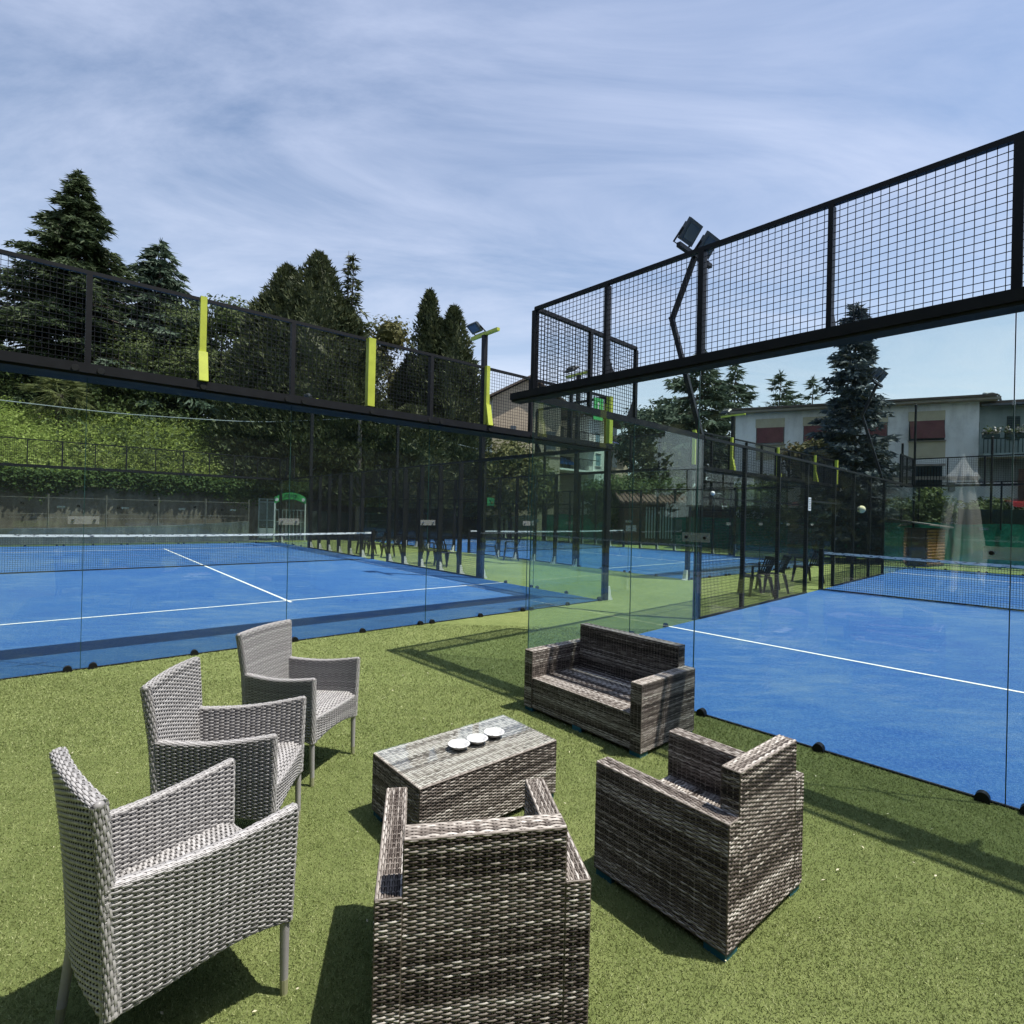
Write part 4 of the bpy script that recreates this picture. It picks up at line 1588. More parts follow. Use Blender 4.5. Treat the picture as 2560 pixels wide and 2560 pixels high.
# fan palm in front of the spruce
z = hz(140, 27.5)
pb = base_at(140, 27.5, z)
palm = thing('fan_palm', 'fan palm with drooping yellowish fronds below the left mesh', 'palm', pb)
mb, fb = MB(), MB()
ph_ = height(985, 140, 27.5, z)
mb.tube([(0, 0, 0), (0.05, 0, ph_ * 0.5), (0, 0, ph_)], [0.2, 0.17, 0.19], 9)
obj('trunk', mb, palm, M['bark'])
_r = np.random.default_rng(5)
for k in range(46):
    a, e = _r.uniform(0, 6.3), _r.uniform(-0.9, 1.1)
    d = np.array([math.cos(a) * math.cos(e), math.sin(a) * math.cos(e), math.sin(e)])
    c = np.array([0, 0, ph_]) + d * _r.uniform(0.6, 1.0)
    sd = np.cross(d, (0, 0, 1))
    sd /= np.linalg.norm(sd) + 1e-6
    m = 15
    th_ = np.linspace(-1.25, 1.25, m)
    dirs = np.cos(th_)[:, None] * d + np.sin(th_)[:, None] * sd + np.array((0, 0, -0.35 - 0.25 * (e < 0)))
    fb.tris(np.repeat(c[None], m, 0), dirs, 0.85 * _r.uniform(0.8, 1.1, m), 0.07)
    fb.tube([(0, 0, ph_), c], 0.012, 4, cap=False)
obj('fronds', fb, palm, M['palm'])

# right: cedars, blue spruce, shrubs
conifer('big dark cedar left of the grey house, behind the bent mast', base_at(1745, 40, 0), height(880, 1745, 40, 0), 6.0, 51, 'cedar', 26, 0.10, 0.6, 24, 0.10, 0.62, -0.02, 0.34, 0.17, (6, 9), name='cedar_tree')
conifer('cedar standing right behind the big cedar at the house corner', base_at(1830, 44, 0), height(905, 1835, 44, 0), 4.6, 52, 'cedar', 24, 0.14, 0.6, 22, 0.12, 0.7, 0.0, 0.3, 0.17, (6, 8), name='cedar_tree')
conifer('cedar top with upswept branches above the grey house roof', base_at(1943, 46, 0), height(932, 1943, 46, 0), 4.8, 53, 'cedar', 24, 0.0, 0.55, 20, 0.14, 0.75, 0.12, 0.3, 0.15, (5, 8), name='cedar_tree')
conifer('small cedar top above the roof, left of the blue spruce', base_at(2025, 46, 0), height(945, 2028, 46, 0), 3.9, 54, 'cedar', 20, 0.0, 0.5, 18, 0.2, 0.8, 0.12, 0.3, 0.14, (5, 7), name='cedar_tree')
conifer('tall blue-grey spruce in front of the grey house', base_at(2130, 22.4, 0), height(762, 2128, 22.4, 0), 1.95, 55, 'bluespruce', 40, 0.12, 0.24, 62, 0.06, 0.62, 0.06, 0.3, 0.12, (7, 10), name='blue_spruce')
bush('round dark evergreen behind the court, left of the yellow posts', base_at(1635, 36, 0), [(0, 0, 4.2, 1.9), (-0.6, 0, 3.0, 1.9), (0.8, 0, 2.8, 1.9), (0.2, 0, 5.6, 1.3)], 56, 'cypress', 5200, 0.3, 'evergreen_tree', 'tree')
bush('grey-green tree between the cream building and the big cedar', base_at(1650, 45, 0), [(-1.6, 0, 9.2, 1.9), (0.6, 0, 9.8, 2.1), (2.2, 0, 8.6, 2.0), (0, 0, 7.6, 2.4), (-2.6, 0, 7.2, 1.7), (1.8, 0, 6.0, 2.5)], 57, 'cedar', 7000, 0.36, 'leafy_tree', 'tree')
bush('hedge of pale green leaves below the cream building', base_at(1590, 33, 0), [(-2.6, 0, 3.0, 1.1), (-1.2, 0, 3.2, 1.2), (0.4, 0, 3.0, 1.2), (2.0, 0, 3.1, 1.2), (3.4, 0, 2.7, 1.1), (-1.8, 0, 2.0, 1.3), (1, 0, 2.0, 1.3), (3, 0, 1.8, 1.2)], 58, 'broad', 6500, 0.22, 'hedge', 'hedge', stem=False)
bush('olive-coloured bush in front of the beige house', base_at(1275, 34, 0), [(0, 0, 5.0, 1.7), (-1.2, 0, 4.2, 1.6), (1.2, 0, 4.2, 1.5), (0, 0, 3.0, 2.0), (1.8, 0, 2.8, 1.4), (-1.9, 0, 2.6, 1.5)], 59, 'olive', 6500, 0.26, 'small_tree', 'tree')
bush('reddish-leaved shrub left of the blue spruce', base_at(2035, 24.5, 0), [(-0.7, 0, 4.5, 0.9), (0.4, 0, 4.9, 0.8), (0.2, 0, 3.9, 1.2), (-0.4, 0, 3.0, 1.3), (0.6, 0, 2.4, 1.2)], 60, 'redleaf', 4200, 0.2, 'shrub', 'shrub')
bush('green bush below the grey house, right of the bent mast', base_at(2300, 23.0, 0), [(-0.5, 0, 2.3, 0.75), (0.3, 0, 2.6, 0.7), (0.9, 0, 2.1, 0.75), (-1.1, 0, 1.7, 0.8), (0.1, 0, 1.5, 0.9)], 61, 'broad', 4200, 0.16, 'bush', 'bush')
bush('green bush beside the red car at the right edge', base_at(2470, 23.0, 0), [(-0.6, 0, 2.1, 0.7), (0.2, 0, 2.3, 0.65), (0.9, 0, 1.9, 0.7), (0, 0, 1.4, 0.9)], 62, 'broad', 3600, 0.16, 'bush', 'bush')
bush('dark shrubs behind the mesh left of the blue spruce', base_at(1960, 26.5, 0), [(-1.8, 0, 2.6, 1.1), (-0.4, 0, 3.0, 1.1), (1.0, 0, 2.6, 1.2), (2.0, 0, 2.2, 1.0), (0, 0, 1.6, 1.4)], 63, 'broad', 4500, 0.2, 'bush', 'bush')
bush('brownish brushwood below the blue spruce', base_at(2200, 23.0, 0), [(-0.8, 0, 1.9, 0.7), (0.2, 0, 2.1, 0.65), (0.9, 0, 1.7, 0.6)], 64, 'olive', 2500, 0.15, 'bush', 'bush')

# ------------------------------------------------------------------ houses
class Facade:
    """a vertical wall plane; px,py of the photograph turned into metres along it"""

    def __init__(self, C0, e, name, label, cat='house'):
        self.C0 = np.array([C0[0], C0[1], 0.0])
        self.e = np.array([e[0], e[1], 0.0]) / math.hypot(*e)
        self.n = np.array([-self.e[1], self.e[0], 0.0])
        if self.n @ self.C0 > 0:
            self.n = -self.n                      # outward: towards the viewer
        self.root = thing(name, label, cat, self.C0)

    def sz(self, px, py):
        r = at(px, py, 1.0) - np.array([0, 0, CAM_H])
        A_ = np.array([[r[0], -self.e[0]], [r[1], -self.e[1]]])
        t, s = np.linalg.solve(A_, self.C0[:2])
        return s, CAM_H + t * r[2]

    def P(self, s, z, o=0.0):
        return self.e * s + self.n * o + np.array([0, 0, z])

    def slab(self, nm, s0, s1, z0, z1, o0, o1, mat, parent=None):
        mb = MB()
        s0, s1 = min(s0, s1), max(s0, s1)
        c = (o0 + o1) / 2
        mb.bar(self.P(s0, (z0 + z1) / 2, c), self.P(s1, (z0 + z1) / 2, c), abs(o1 - o0), z1 - z0, side=self.n)
        return obj(nm, mb, parent or self.root, mat)

    def rect(self, nm, x0, y0, x1, y1, o0, o1, mat, parent=None):
        xm, ym = (x0 + x1) / 2, (y0 + y1) / 2
        s0, s1 = self.sz(x0, ym)[0], self.sz(x1, ym)[0]
        z1, z0 = self.sz(xm, y0)[1], self.sz(xm, y1)[1]
        return self.slab(nm, s0, s1, z0, z1, o0, o1, mat, parent)


# grey two-storey house at the right
gh = Facade((20.6, 24.0), (-0.903, 0.43), 'grey_house', 'grey two-storey house with faded red roller shutters behind the right court')
LH = gh.sz(1838, 1100)[0]
gh.slab('wall', 0, LH, -0.05, 7.15, 0, -7.5, M['plaster_grey'])
gh.slab('string_course', 0, LH, 3.62, 3.78, 0.04, 0.0015, M['eave'])
ro = gh.slab('roof', -0.45, LH + 0.35, 7.20, 7.29, 0.6, -8.0, M['roof'])
gh.slab('eave', -0.6, LH + 0.25, 7.08, 7.196, 0.5, -7.8, M['eave'], ro)
for (x0, x1, yt, ys, yb, yp) in ((1890, 1961, 1047, 1069, 1112, 1150), (2008, 2068, 1042, 1064, 1108, 1148), (2165, 2219, 1035, 1057, 1110, 1147), (2272, 2362, 1028, 1052, 1103, 1145)):
    w = gh.rect('window', x0, ys, x1, yb, 0.012, 0.0015, M['window'])
    xm = (x0 + x1) / 2
    gh.rect('lintel_panel', x0 - 1, yt, x1 + 1, ys, 0.04, 0.0015, M['ochre'], w)
    gh.rect('sill_panel', x0 - 1, yb, x1 + 1, yp, 0.03, 0.0015, M['ochre'], w)
    gh.rect('sill', x0 - 2, yb - 1.2, x1 + 2, yb + 1.5, 0.10, 0.002, M['eave'], w)
    # roller shutter, pushed out at the foot
    s0, s1 = gh.sz(x0 + 2, ys)[0], gh.sz(x1 - 2, ys)[0]
    zt, zb = gh.sz(xm, ys)[1], gh.sz(xm, yb)[1]
    out = 0.26 if x0 > 2200 else 0.02
    zb += 0.10
    nsl = 14
    for k in range(nsl):
        mb = MB()
        z1_, z0_ = lerp(zt, zb, k / nsl), lerp(zt, zb, (k + 1) / nsl)
        o1_, o0_ = lerp(0.03, 0.03 + out, k / nsl), lerp(0.03, 0.03 + out, (k + 1) / nsl)
        a, b = gh.P(min(s0, s1), (z0_ + z1_) / 2, (o0_ + o1_) / 2), gh.P(max(s0, s1), (z0_ + z1_) / 2, (o0_ + o1_) / 2)
        mb.bar(a, b, 0.014, (z1_ - z0_) * 0.94, side=gh.n)
        obj('shutter_slat', mb, w, M['red'])
gd = gh.rect('garage_door', 2288, 1165, 2355, 1262, 0.012, 0.0015, M['window'])
for k in range(1, 9):
    xx = 2288 + 67 * k / 9
    gh.rect('bar', xx - 0.7, 1168, xx + 0.7, 1262, 0.05, 0.014, M['core'], gd)
gh.rect('door_frame', 2280, 1160, 2363, 1165, 0.05, 0.0015, M['eave'])
gh.rect('door', 2545, 1172, 2600, 1262, 0.012, 0.0015, M['wood2'])
gh.rect('meter_box', 2370, 1208, 2386, 1228, 0.12, 0.0015, M['polegrey'])

# greenish wing with a balcony
wg = Facade((gh.C0[0] - gh.e[0] * 6.5 + 0.24, gh.C0[1] - gh.e[1] * 6.5 + 0.5), (-0.903, 0.43), 'green_house', 'greenish house with a flowered balcony at the right edge')
wg.slab('wall', 0, 6.48, 3.6, 6.95, 0, -6.5, M['plaster_green'])
wg.slab('ground_floor_wall', 0, 6.48, -0.05, 3.58, 0.0, -6.5, M['plaster_white'])
wg.slab('roof', -0.3, 6.45, 6.97, 7.10, 0.5, -6.8, M['roof'])
wg.slab('gutter', -0.3, 6.44, 6.88, 6.965, 0.62, 0.5015, M['polegrey'])
wd = wg.rect('balcony_door', 2421, 1056, 2448, 1112, 0.02, 0.0015, M['dgreen'])
for (a, b) in ((2517, 2532), (2534, 2549)):
    sh = wg.rect('shutter', a, 1041, b, 1100, 0.06, 0.0015, M['dgreen'])
    for k in range(9):
        yy = 1045 + k * 6
        wg.rect('slat', a + 1.5, yy, b - 1.5, yy + 3.2, 0.075, 0.061, M['window'], sh)
zb_ = wg.sz(2480, 1140)[1]
zt_ = wg.sz(2480, 1104)[1]
bal = wg.slab('balcony_floor', 0.2, 6.47, zb_ - 0.14, zb_ + 0.02, 1.1, 0.0015, M['plaster_green'])
wg.slab('handrail', 0.2, 6.47, zt_ - 0.02, zt_ + 0.03, 1.08, 1.03, M['dgreen'], bal)
for k in range(44):
    s = 0.25 + 6.2 * k / 43
    wg.slab('baluster', s, s + 0.03, zb_ + 0.021, zt_ - 0.022, 1.07, 1.04, M['dgreen'], bal)
_r = np.random.default_rng(9)
for (xa, xb, lab) in ((2436, 2476, 'flower box with pale blooms on the balcony rail, left one'), (2490, 2503, 'small pot with pale flowers on the balcony rail'), (2517, 2552, 'flower box with pale blooms at the right edge of the balcony')):
    sa, sb = wg.sz(xa, 1100)[0], wg.sz(xb, 1100)[0]
    sa, sb = min(sa, sb), max(sa, sb)
    pos = wg.C0 + wg.P((sa + sb) / 2, zt_ + 0.03, 1.05)
    fr_ = thing('flower_box', lab, 'flower box', pos)
    mb = MB()
    L = (sb - sa) / 2
    mb.bar(-wg.e * L + np.array((0, 0, 0.09)), wg.e * L + np.array((0, 0, 0.09)), 0.18, 0.17, side=wg.n)
    obj('box', mb, fr_, M['dgreen'])
    n = int(260 * L) + 60
    p = wg.e * _r.uniform(-L, L, n)[:, None] + wg.n * _r.normal(0, 0.09, n)[:, None] + np.c_[np.zeros(n), np.zeros(n), 0.2 + np.abs(_r.normal(0, 0.11, n))]
    fm = MB()
    fm.leaves(p, _r.normal(size=(n, 3)), 0.09, 0.8)
    obj('flowers', fm, fr_, M['flower'])
    fm = MB()
    fm.leaves(p + _r.normal(0, 0.05, (n, 3)), _r.normal(size=(n, 3)), 0.11, 0.6)
    obj('leaves', fm, fr_, M['broad'])

# beige house with a gable, behind the yellow mast
bh_c = at(1226, 1280, 40)
bh = thing('beige_house', 'beige gabled house behind the yellow-topped mast', 'house', (bh_c[0], bh_c[1], 0))
e1 = np.array([0.93, 0.36, 0]) / math.hypot(0.93, 0.36)       # right face, receding
e2 = np.array([-e1[1], e1[0], 0])                             # left face
w1, w2 = 5.6, 9.0
ze = at(1226, 992, 40)[2]
zr = at(1240, 955, 42)[2]
mb = MB()
Pq = lambda a, b, z: e1 * a + e2 * b + np.array((0, 0, z))
v = [Pq(0, 0, -0.1), Pq(w1, 0, -0.1), Pq(w1, w2, -0.1), Pq(0, w2, -0.1), Pq(0, 0, ze), Pq(w1, 0, ze), Pq(w1, w2, ze), Pq(0, w2, ze), Pq(w1 * 0.5, 0, zr), Pq(w1 * 0.5, w2, zr)]
mb.add(v, [(0, 1, 5, 4), (1, 2, 6, 5), (2, 3, 7, 6), (3, 0, 4, 7)])
mb.add(v, [(4, 5, 8), (6, 7, 9)])
obj('wall', mb, bh, M['plaster_beige'])
lw = MB()
lw.bar(Pq(-0.012, 0.03, ze / 2 + 0.0), Pq(-0.012, w2 - 0.03, ze / 2), 0.02, ze - 0.02, side=e1)
obj('side_wall_render', lw, bh, M['plaster_white'])
rf = MB()
for a in (-0.5, 1.5):
    x_e = -0.45 if a < 0 else w1 + 0.45
    zz_e = ze - 0.12
    Q = [Pq(x_e, -0.5, zz_e), Pq(x_e, w2 + 0.5, zz_e), Pq(w1 / 2, w2 + 0.5, zr + 0.1), Pq(w1 / 2, -0.5, zr + 0.1)]
    rf.prism(Q, (0, 0, 0.16))
ro = obj('roof', rf, bh, M['roof'])
ch = MB()
ch.box(Pq(3.9, 3, zr - 0.6) - np.array((0.3, 0.3, 0)), Pq(3.9, 3, zr + 0.7) + np.array((0.3, 0.3, 0)))
obj('chimney', ch, ro, M['plaster_beige'])
for (a, z0, z1, ww) in ((1.45, 6.9, 8.2, 0.42), (1.3, 4.6, 5.5, 0.5), (4.3, 6.6, 8.0, 0.9), (4.3, 3.4, 4.9, 0.9)):
    wm = MB()
    wm.bar(Pq(a, -0.014, (z0 + z1) / 2), Pq(a + ww, -0.014, (z0 + z1) / 2), 0.025, z1 - z0, side=e2)
    wo = obj('window', wm, bh, M['window'])
    sm = MB()
    sm.bar(Pq(a - 0.08, -0.05, z0 - 0.06), Pq(a + ww + 0.08, -0.05, z0 - 0.06), 0.12, 0.08, side=e2)
    obj('sill', sm, wo, M['eave'])
bnd = MB()
bnd.bar(Pq(0.0, -0.012, 6.0), Pq(w1, -0.012, 6.0), 0.02, 0.14, side=e2)
obj('floor_band', bnd, bh, M['roof'])

# cream apartment block with awnings
ab = Facade((at(1338, 1280, 42)[0], 42.0), (0.74, 0.67), 'apartment_block', 'cream and white apartment block with blue awnings seen through the glass', 'building')
zt1 = ab.sz(1400, 1036)[1]
s_a, s_b, s_c, s_d = 0.0, ab.sz(1386, 1100)[0], ab.sz(1472, 1100)[0], ab.sz(1513, 1100)[0]
s_e = ab.sz(1592, 1100)[0]
ab.slab('cream_wall', s_a, s_b, -0.1, zt1, 0, -8, M['plaster_cream'])
ab.slab('loggia_wall', s_b + 0.002, s_c - 0.002, -0.1, zt1 - 0.01, -1.6, -8, M['plaster_beige'])
ab.slab('white_wall', s_c, s_d, -0.1, zt1 + 0.35, 0, -8, M['plaster_white'])
ab.slab('rear_wall', s_d + 0.002, s_e, -0.1, zt1 - 0.6, -0.9, -8, M['plaster_beige'])
ab.slab('roof', -0.4, s_e + 0.3, zt1 + 0.36, zt1 + 0.52, 0.5, -8.3, M['roof'])
for (x0, y0, x1, y1, m_, o_) in ((1362, 1096, 1372, 1120, 'bluewin', 0), (1354, 1142, 1370, 1163, 'bluewin', 0), (1490, 1136, 1501, 1165, 'bluewin', 0), (1489, 1085, 1500, 1110, 'bluewin', 0)):
    w = ab.rect('window', x0, y0, x1, y1, o_ + 0.02, o_ + 0.0015, M[m_])
    ab.rect('frame', x0 - 1.2, y0 - 1.5, x1 + 1.2, y0, o_ + 0.06, o_ + 0.0015, M['dgreen'], w)
    ab.rect('sill', x0 - 1.5, y1, x1 + 1.5, y1 + 1.5, o_ + 0.08, o_ + 0.0015, M['white'], w)
for (x0, y0, x1, y1) in ((1392, 1060, 1404, 1092), (1425, 1060, 1445, 1092), (1392, 1138, 1420, 1172), (1440, 1140, 1462, 1172)):
    ab.rect('loggia_window', x0, y0, x1, y1, -1.57, -1.598, M['window'])
for (x0, y0, x1, y1) in ((1530, 1062, 1542, 1084), (1548, 1064, 1562, 1086), (1530, 1122, 1544, 1170), (1550, 1126, 1562, 1168)):
    ab.rect('rear_window', x0, y0, x1, y1, -0.87, -0.8985, M['window'])
for y in (1108, 1176):
    z_ = ab.sz(1430, y)[1]
    fl = ab.slab('balcony_floor', s_b + 0.01, s_c + 0.9, z_ - 0.09, z_ + 0.06, 0.55, -1.59, M['plaster_white'])
    for k in range(26):
        s = s_b + 0.05 + (s_c - s_b - 0.1) * k / 25
        ab.slab('baluster', s, s + 0.03, z_ + 0.061, z_ + 0.95, 0.5, 0.47, M['core'], fl)
    ab.slab('handrail', s_b + 0.02, s_c + 0.85, z_ + 0.951, z_ + 1.0, 0.51, 0.46, M['core'], fl)
for (x0, x1, yt, yb, m_, o_) in ((1397, 1445, 1138, 1158, 'awning', -1.5), (1527, 1552, 1098, 1114, 'awning2', -0.85), (1550, 1573, 1098, 1110, 'awning2', -0.85)):
    sa, sb = ab.sz(x0, yt)[0], ab.sz(x1, yt)[0]
    za, zb2 = ab.sz((x0 + x1) / 2, yt)[1], ab.sz((x0 + x1) / 2, yb)[1]
    mb = MB()
    nn = 12
    t = np.linspace(0, 1, nn)
    top = np.array([ab.P(lerp(sa, sb - 0.25, q), za, o_) for q in t])
    bot = np.array([ab.P(lerp(sa + 0.25, sb, q), zb2 + 0.12, o_ + 1.25) for q in t])
    val = np.array([ab.P(lerp(sa + 0.25, sb, q), zb2 - 0.05 - 0.05 * (k % 2), o_ + 1.27) for k, q in enumerate(t)])
    mb.grid(np.stack([top, bot, val], 1))
    aw = obj('awning', mb, ab.root, M[m_])
    ar = MB()
    for q in (0.05, 0.95):
        ar.tube([ab.P(lerp(sa, sb, q), za - 0.5, o_ + 0.02), ab.P(lerp(sa + 0.2, sb - 0.05, q), zb2 + 0.08, o_ + 1.22)], 0.02, 5)
    obj('awning_arm', ar, aw, M['white'])

# low building with a tiled roof behind the screen, and slatted shed beyond the right court
lb = Facade((at(1560, 1280, 31)[0], 31.0), (1, 0.0), 'low_building', 'low dark building with a reddish tiled roof behind the green screen', 'building')
lb.slab('wall', 0.0, 5.6, -0.05, 2.45, 0, -4, M['wood2'])
mb = MB()
mb.prism([lb.P(-0.3, 2.35, 0.4), lb.P(5.9, 2.35, 0.4), lb.P(5.9, 3.1, -2), lb.P(-0.3, 3.1, -2)], (0, 0, 0.1))
rt_ = obj('roof', mb, lb.root, M['tile'])
for k in range(24):
    b = MB()
    s = -0.25 + 6.1 * k / 23
    b.tube([lb.P(s, 2.45, 0.41), lb.P(s, 3.2, -2.0)], 0.07, 6)
    obj('roof_tile_row', b, rt_, M['tile'])
for k in range(12):
    s = 1.25 + k * 0.16
    lb.slab('slat', s, s + 0.07, 0.4, 2.2, 0.05, 0.002, M['galv'])
lb.slab('door', 3.7, 4.5, 0.0, 2.1, 0.04, 0.002, M['window'])

sk = at(2318, 1280, 20.3)
shed = thing('wooden_shed', 'small shed with an orange slatted door beyond the right court', 'shed', (sk[0], sk[1], 0))
f1 = np.array([0.86, 0.51, 0])
f1 /= np.linalg.norm(f1)
f2 = np.array([-f1[1], f1[0], 0])
Ps = lambda a, b, z: f1 * a + f2 * b + np.array((0, 0, z))
hS, wS, dS = 1.46, 1.5, 1.75
mb = MB()
v = [Ps(0.0, 0.02, 0), Ps(wS, 0.02, 0), Ps(wS, dS, 0), Ps(0.0, dS, 0), Ps(0.0, 0.02, hS), Ps(wS, 0.02, hS), Ps(wS, dS, hS), Ps(0.0, dS, hS)]
mb.add(v, BOXF)
obj('body', mb, shed, M['wood2'])
for k in range(12):      # side planks, darker than the door slats
    b = MB()
    z_ = 0.06 + k * 0.116
    b.bar(Ps(-0.012, 0.03, z_ + 0.05), Ps(-0.012, dS - 0.01, z_ + 0.05), 0.02, 0.104, side=f1)
    obj('plank', b, shed, M['wood2'])
for col in range(2):
    for k in range(12):
        b = MB()
        z_ = 0.05 + k * 0.115
        xa = 0.03 + col * 0.735
        p0, p1 = Ps(xa, -0.012, z_ + 0.045), Ps(xa + 0.70, -0.012, z_ + 0.045)
        b.bar(p0, p1, 0.03, 0.09, side=f2 * 0.9 + np.array((0, 0, 0.35)))
        obj('slat', b, shed, M['wood'])
mb = MB()
mb.prism([Ps(-0.25, -0.2, hS + 0.10), Ps(wS + 0.25, -0.2, hS + 0.02), Ps(wS + 0.25, dS + 0.2, hS + 0.30), Ps(-0.25, dS + 0.2, hS + 0.40)], (0, 0, 0.05))
obj('roof', mb, shed, M['shedroof'])

# ------------------------------------------------------------------ green windscreen fences
def screen_fence(label, p, q, n_posts, z_top, z_cloth, mat, link=0.0, seed=0):
    O = XA(p[0], p[1], 0)
    root = thing('screen_fence', label, 'fence', O)
    A_, B_ = XA(p[0], p[1], 0) - O, XA(q[0], q[1], 0) - O
    L = np.linalg.norm(B_ - A_)
    d = (B_ - A_) / L
    nrm = np.array([-d[1], d[0], 0])
    if nrm @ (np.array([0, 0, 0]) - O) < 0:
        nrm = -nrm
    for k in range(n_posts + 1):
        c = A_ + d * (L * k / n_posts)
        mb = MB()
        mb.bar(c, c + np.array((0, 0, z_top)), 0.055, 0.055, side=nrm)
        obj('post', mb, root, M['black'])
    for z_ in (z_top - 0.03,):
        mb = MB()
        mb.bar(A_ + np.array((0, 0, z_)), B_ + np.array((0, 0, z_)), 0.035, 0.035, side=nrm)
        obj('rail', mb, root, M['black'])
    m, nz = int(L * 4), 8
    r = np.random.default_rng(seed)
    t = np.linspace(0, 1, m)
    ph = r.uniform(0, 6, 4)
    for k in range(n_posts):
        i0, i1 = int(m * k / n_posts), min(m - 1, int(m * (k + 1) / n_posts))
        tt = t[i0:i1 + 1]
        Z = np.linspace(0.03, z_cloth, nz)
        T, ZZ = np.meshgrid(tt, Z, indexing='ij')
        x = T * L
        wob = 0.03 * np.sin(x * 2.1 + ph[0] + ZZ) + 0.02 * np.sin(x * 5.3 + ph[1] - ZZ * 2) + 0.02 * np.sin(ZZ * 6 + x + ph[2])
        top = 0.03 * np.sin(x * 2.51 + ph[3]) * (ZZ / z_cloth) ** 4
        Pn = A_ + d * (T * L)[..., None] + nrm * (0.07 + wob)[..., None] + np.stack([np.zeros_like(ZZ), np.zeros_like(ZZ), ZZ + top], -1)
        mb = MB()
        mb.grid(Pn)
        obj('cloth_panel', mb, root, mat, smooth=True)
    if link:
        mb = MB()
        H = z_top - z_cloth
        nW = int((L + H) / link)
        for k in range(nW):
            x0 = -H + k * link
            for sg in (1, -1):
                a_, b_ = x0, x0 + H
                za, zb = (z_cloth, z_top) if sg > 0 else (z_top, z_cloth)
                if a_ < 0:
                    za = za + (zb - za) * (-a_ / H)
                    a_ = 0
                if b_ > L:
                    zb = za + (zb - za) * ((L - a_) / (b_ - a_))
                    b_ = L
                mb.bar(A_ + d * a_ + np.array((0, 0, za)), A_ + d * b_ + np.array((0, 0, zb)), 0.005, 0.005, side=nrm)
        obj('chain_link', mb, root, M['wire'], kind='stuff')
    return root


screen_fence('green windscreen fence behind the courts on the right', (-19.0, 12), (-19.0, -16), 11, 3.3, 1.66, M['screen'], 0.10, 2)
screen_fence('darker green windscreen fence behind the far court', (-18.95, 21.3), (-19.0, 12.3), 4, 3.3, 1.64, M['screen'], 0.12, 3)
screen_fence('dark low windscreen fence at the far end of the court behind', (-2.2, 21.75), (-18.0, 21.75), 7, 2.6, 1.5, M['screen2'], 0.12, 4)

# chain-link fence on the low wall behind the left court
O = XA(14, 21.75, 0)
cf = thing('chain_link_fence', 'thin rusty wire fence on the low wall behind the left court', 'fence', O)
d = XA(0, 0, 0) - XA(1, 0, 0)
for k in range(8):
    c = d * (13.1 * k / 7)
    mb = MB()
    mb.bar(c + np.array((0, 0, 0.5)), c + np.array((0, 0, 2.0)), 0.045, 0.045)
    obj('post', mb, cf, M['pole'])
mb = MB()
for z_ in (1.2, 1.85):
    mb.bar(np.array((0, 0, z_)), d * 13.1 + np.array((0, 0, z_)), 0.025, 0.025)
obj('rail', mb, cf, M['pole'])
mb = MB()
for k in range(110):
    c = d * (13.1 * k / 109)
    for sg in (1, -1):
        mb.bar(c + np.array((0, 0, 0.65)), c + d * 1.1 * sg * (1 if 0 < k < 100 else 0.001) + np.array((0, 0, 1.85)), 0.0026, 0.0026)
obj('chain_link', mb, cf, M['deadwood'], kind='stuff')

# low white ledge and dark hedge band over the green screen at the right
O = XA(-18.0, -3.4, 0)
lg = wall_run('garden_wall', 'dark garden wall with pale top behind the green screen at the right', [(-20.4, -12, 2.25), (-20.3, -6, 2.25), (-20.1, -2.2, 2.25)], 0.4, M['screen2'])
cp_ = MB()
c0 = XA(-20.4, -12, 2.15)
cp_.bar(XA(-20.4, -12, 2.20) - c0 + np.array((0, 0, 2.15 - 2.15)) + np.array((0, 0, 0)), XA(-20.25, -4.6, 2.20) - c0, 0.5, 0.07)
o_ = obj('coping', cp_, lg, M['eave'])
o_.location = (0, 0, 2.25)

# red canopy at the right edge
rc = at(2575, 1250, 23.0)
rcan = thing('red_canopy', 'red canvas canopy peeking in at the right edge', 'canopy', (rc[0], rc[1], 0))
mb = MB()
t = np.linspace(-1.2, 1.2, 9)
top = np.stack([t, np.full(9, 0.8), np.full(9, rc[2] + 0.1)], -1)
bot = np.stack([t, np.full(9, -0.5), np.full(9, rc[2] - 0.12)], -1)
val = np.stack([t, np.full(9, -0.52), rc[2] - 0.3 - 0.04 * (np.arange(9) % 2)], -1)
mb.grid(np.stack([top, bot, val], 1))
obj('canvas', mb, rcan, M['redcar'])
for x in (-1.15, 1.15):
    b = MB()
    b.bar((x, -0.45, 0), (x, -0.45, rc[2] - 0.12), 0.05, 0.05)
    obj('leg', b, rcan, M['white'])

# ------------------------------------------------------------------ poles, cables, street lamp
pp = at(895, 1280, 29.5)
up = thing('utility_pole', 'wooden utility pole carrying cables before the cypresses', 'pole', (pp[0], pp[1], 0))
ztop = at(895, 1030, 29.5)[2]
mb = MB()
mb.tube([(0, 0, 0), (0, 0, ztop)], [0.15, 0.11], 10)
obj('shaft', mb, up, M['pole'])
mb = MB()
mb.bar((-0.35, 0, ztop - 0.25), (0.35, 0, ztop - 0.25), 0.08, 0.08)
obj('crossarm', mb, up, M['pole'])


def cable(label, pts, r=0.02):
    pts = np.array(pts)
    q = np.linspace(0, 1, len(pts))
    qq = np.linspace(0, 1, 24)
    P = np.stack([np.interp(qq, q, pts[:, k]) for k in range(3)], -1)
    P = np.stack([np.convolve(np.pad(P[:, k], 2, 'edge'), np.ones(5) / 5, 'valid') for k in range(3)], -1)
    o = thing('overhead_cable', label, 'cable', P[0])
    mb = MB()
    mb.tube(P - P[0], r, 5)
    obj('wire', mb, o, M['galv'])


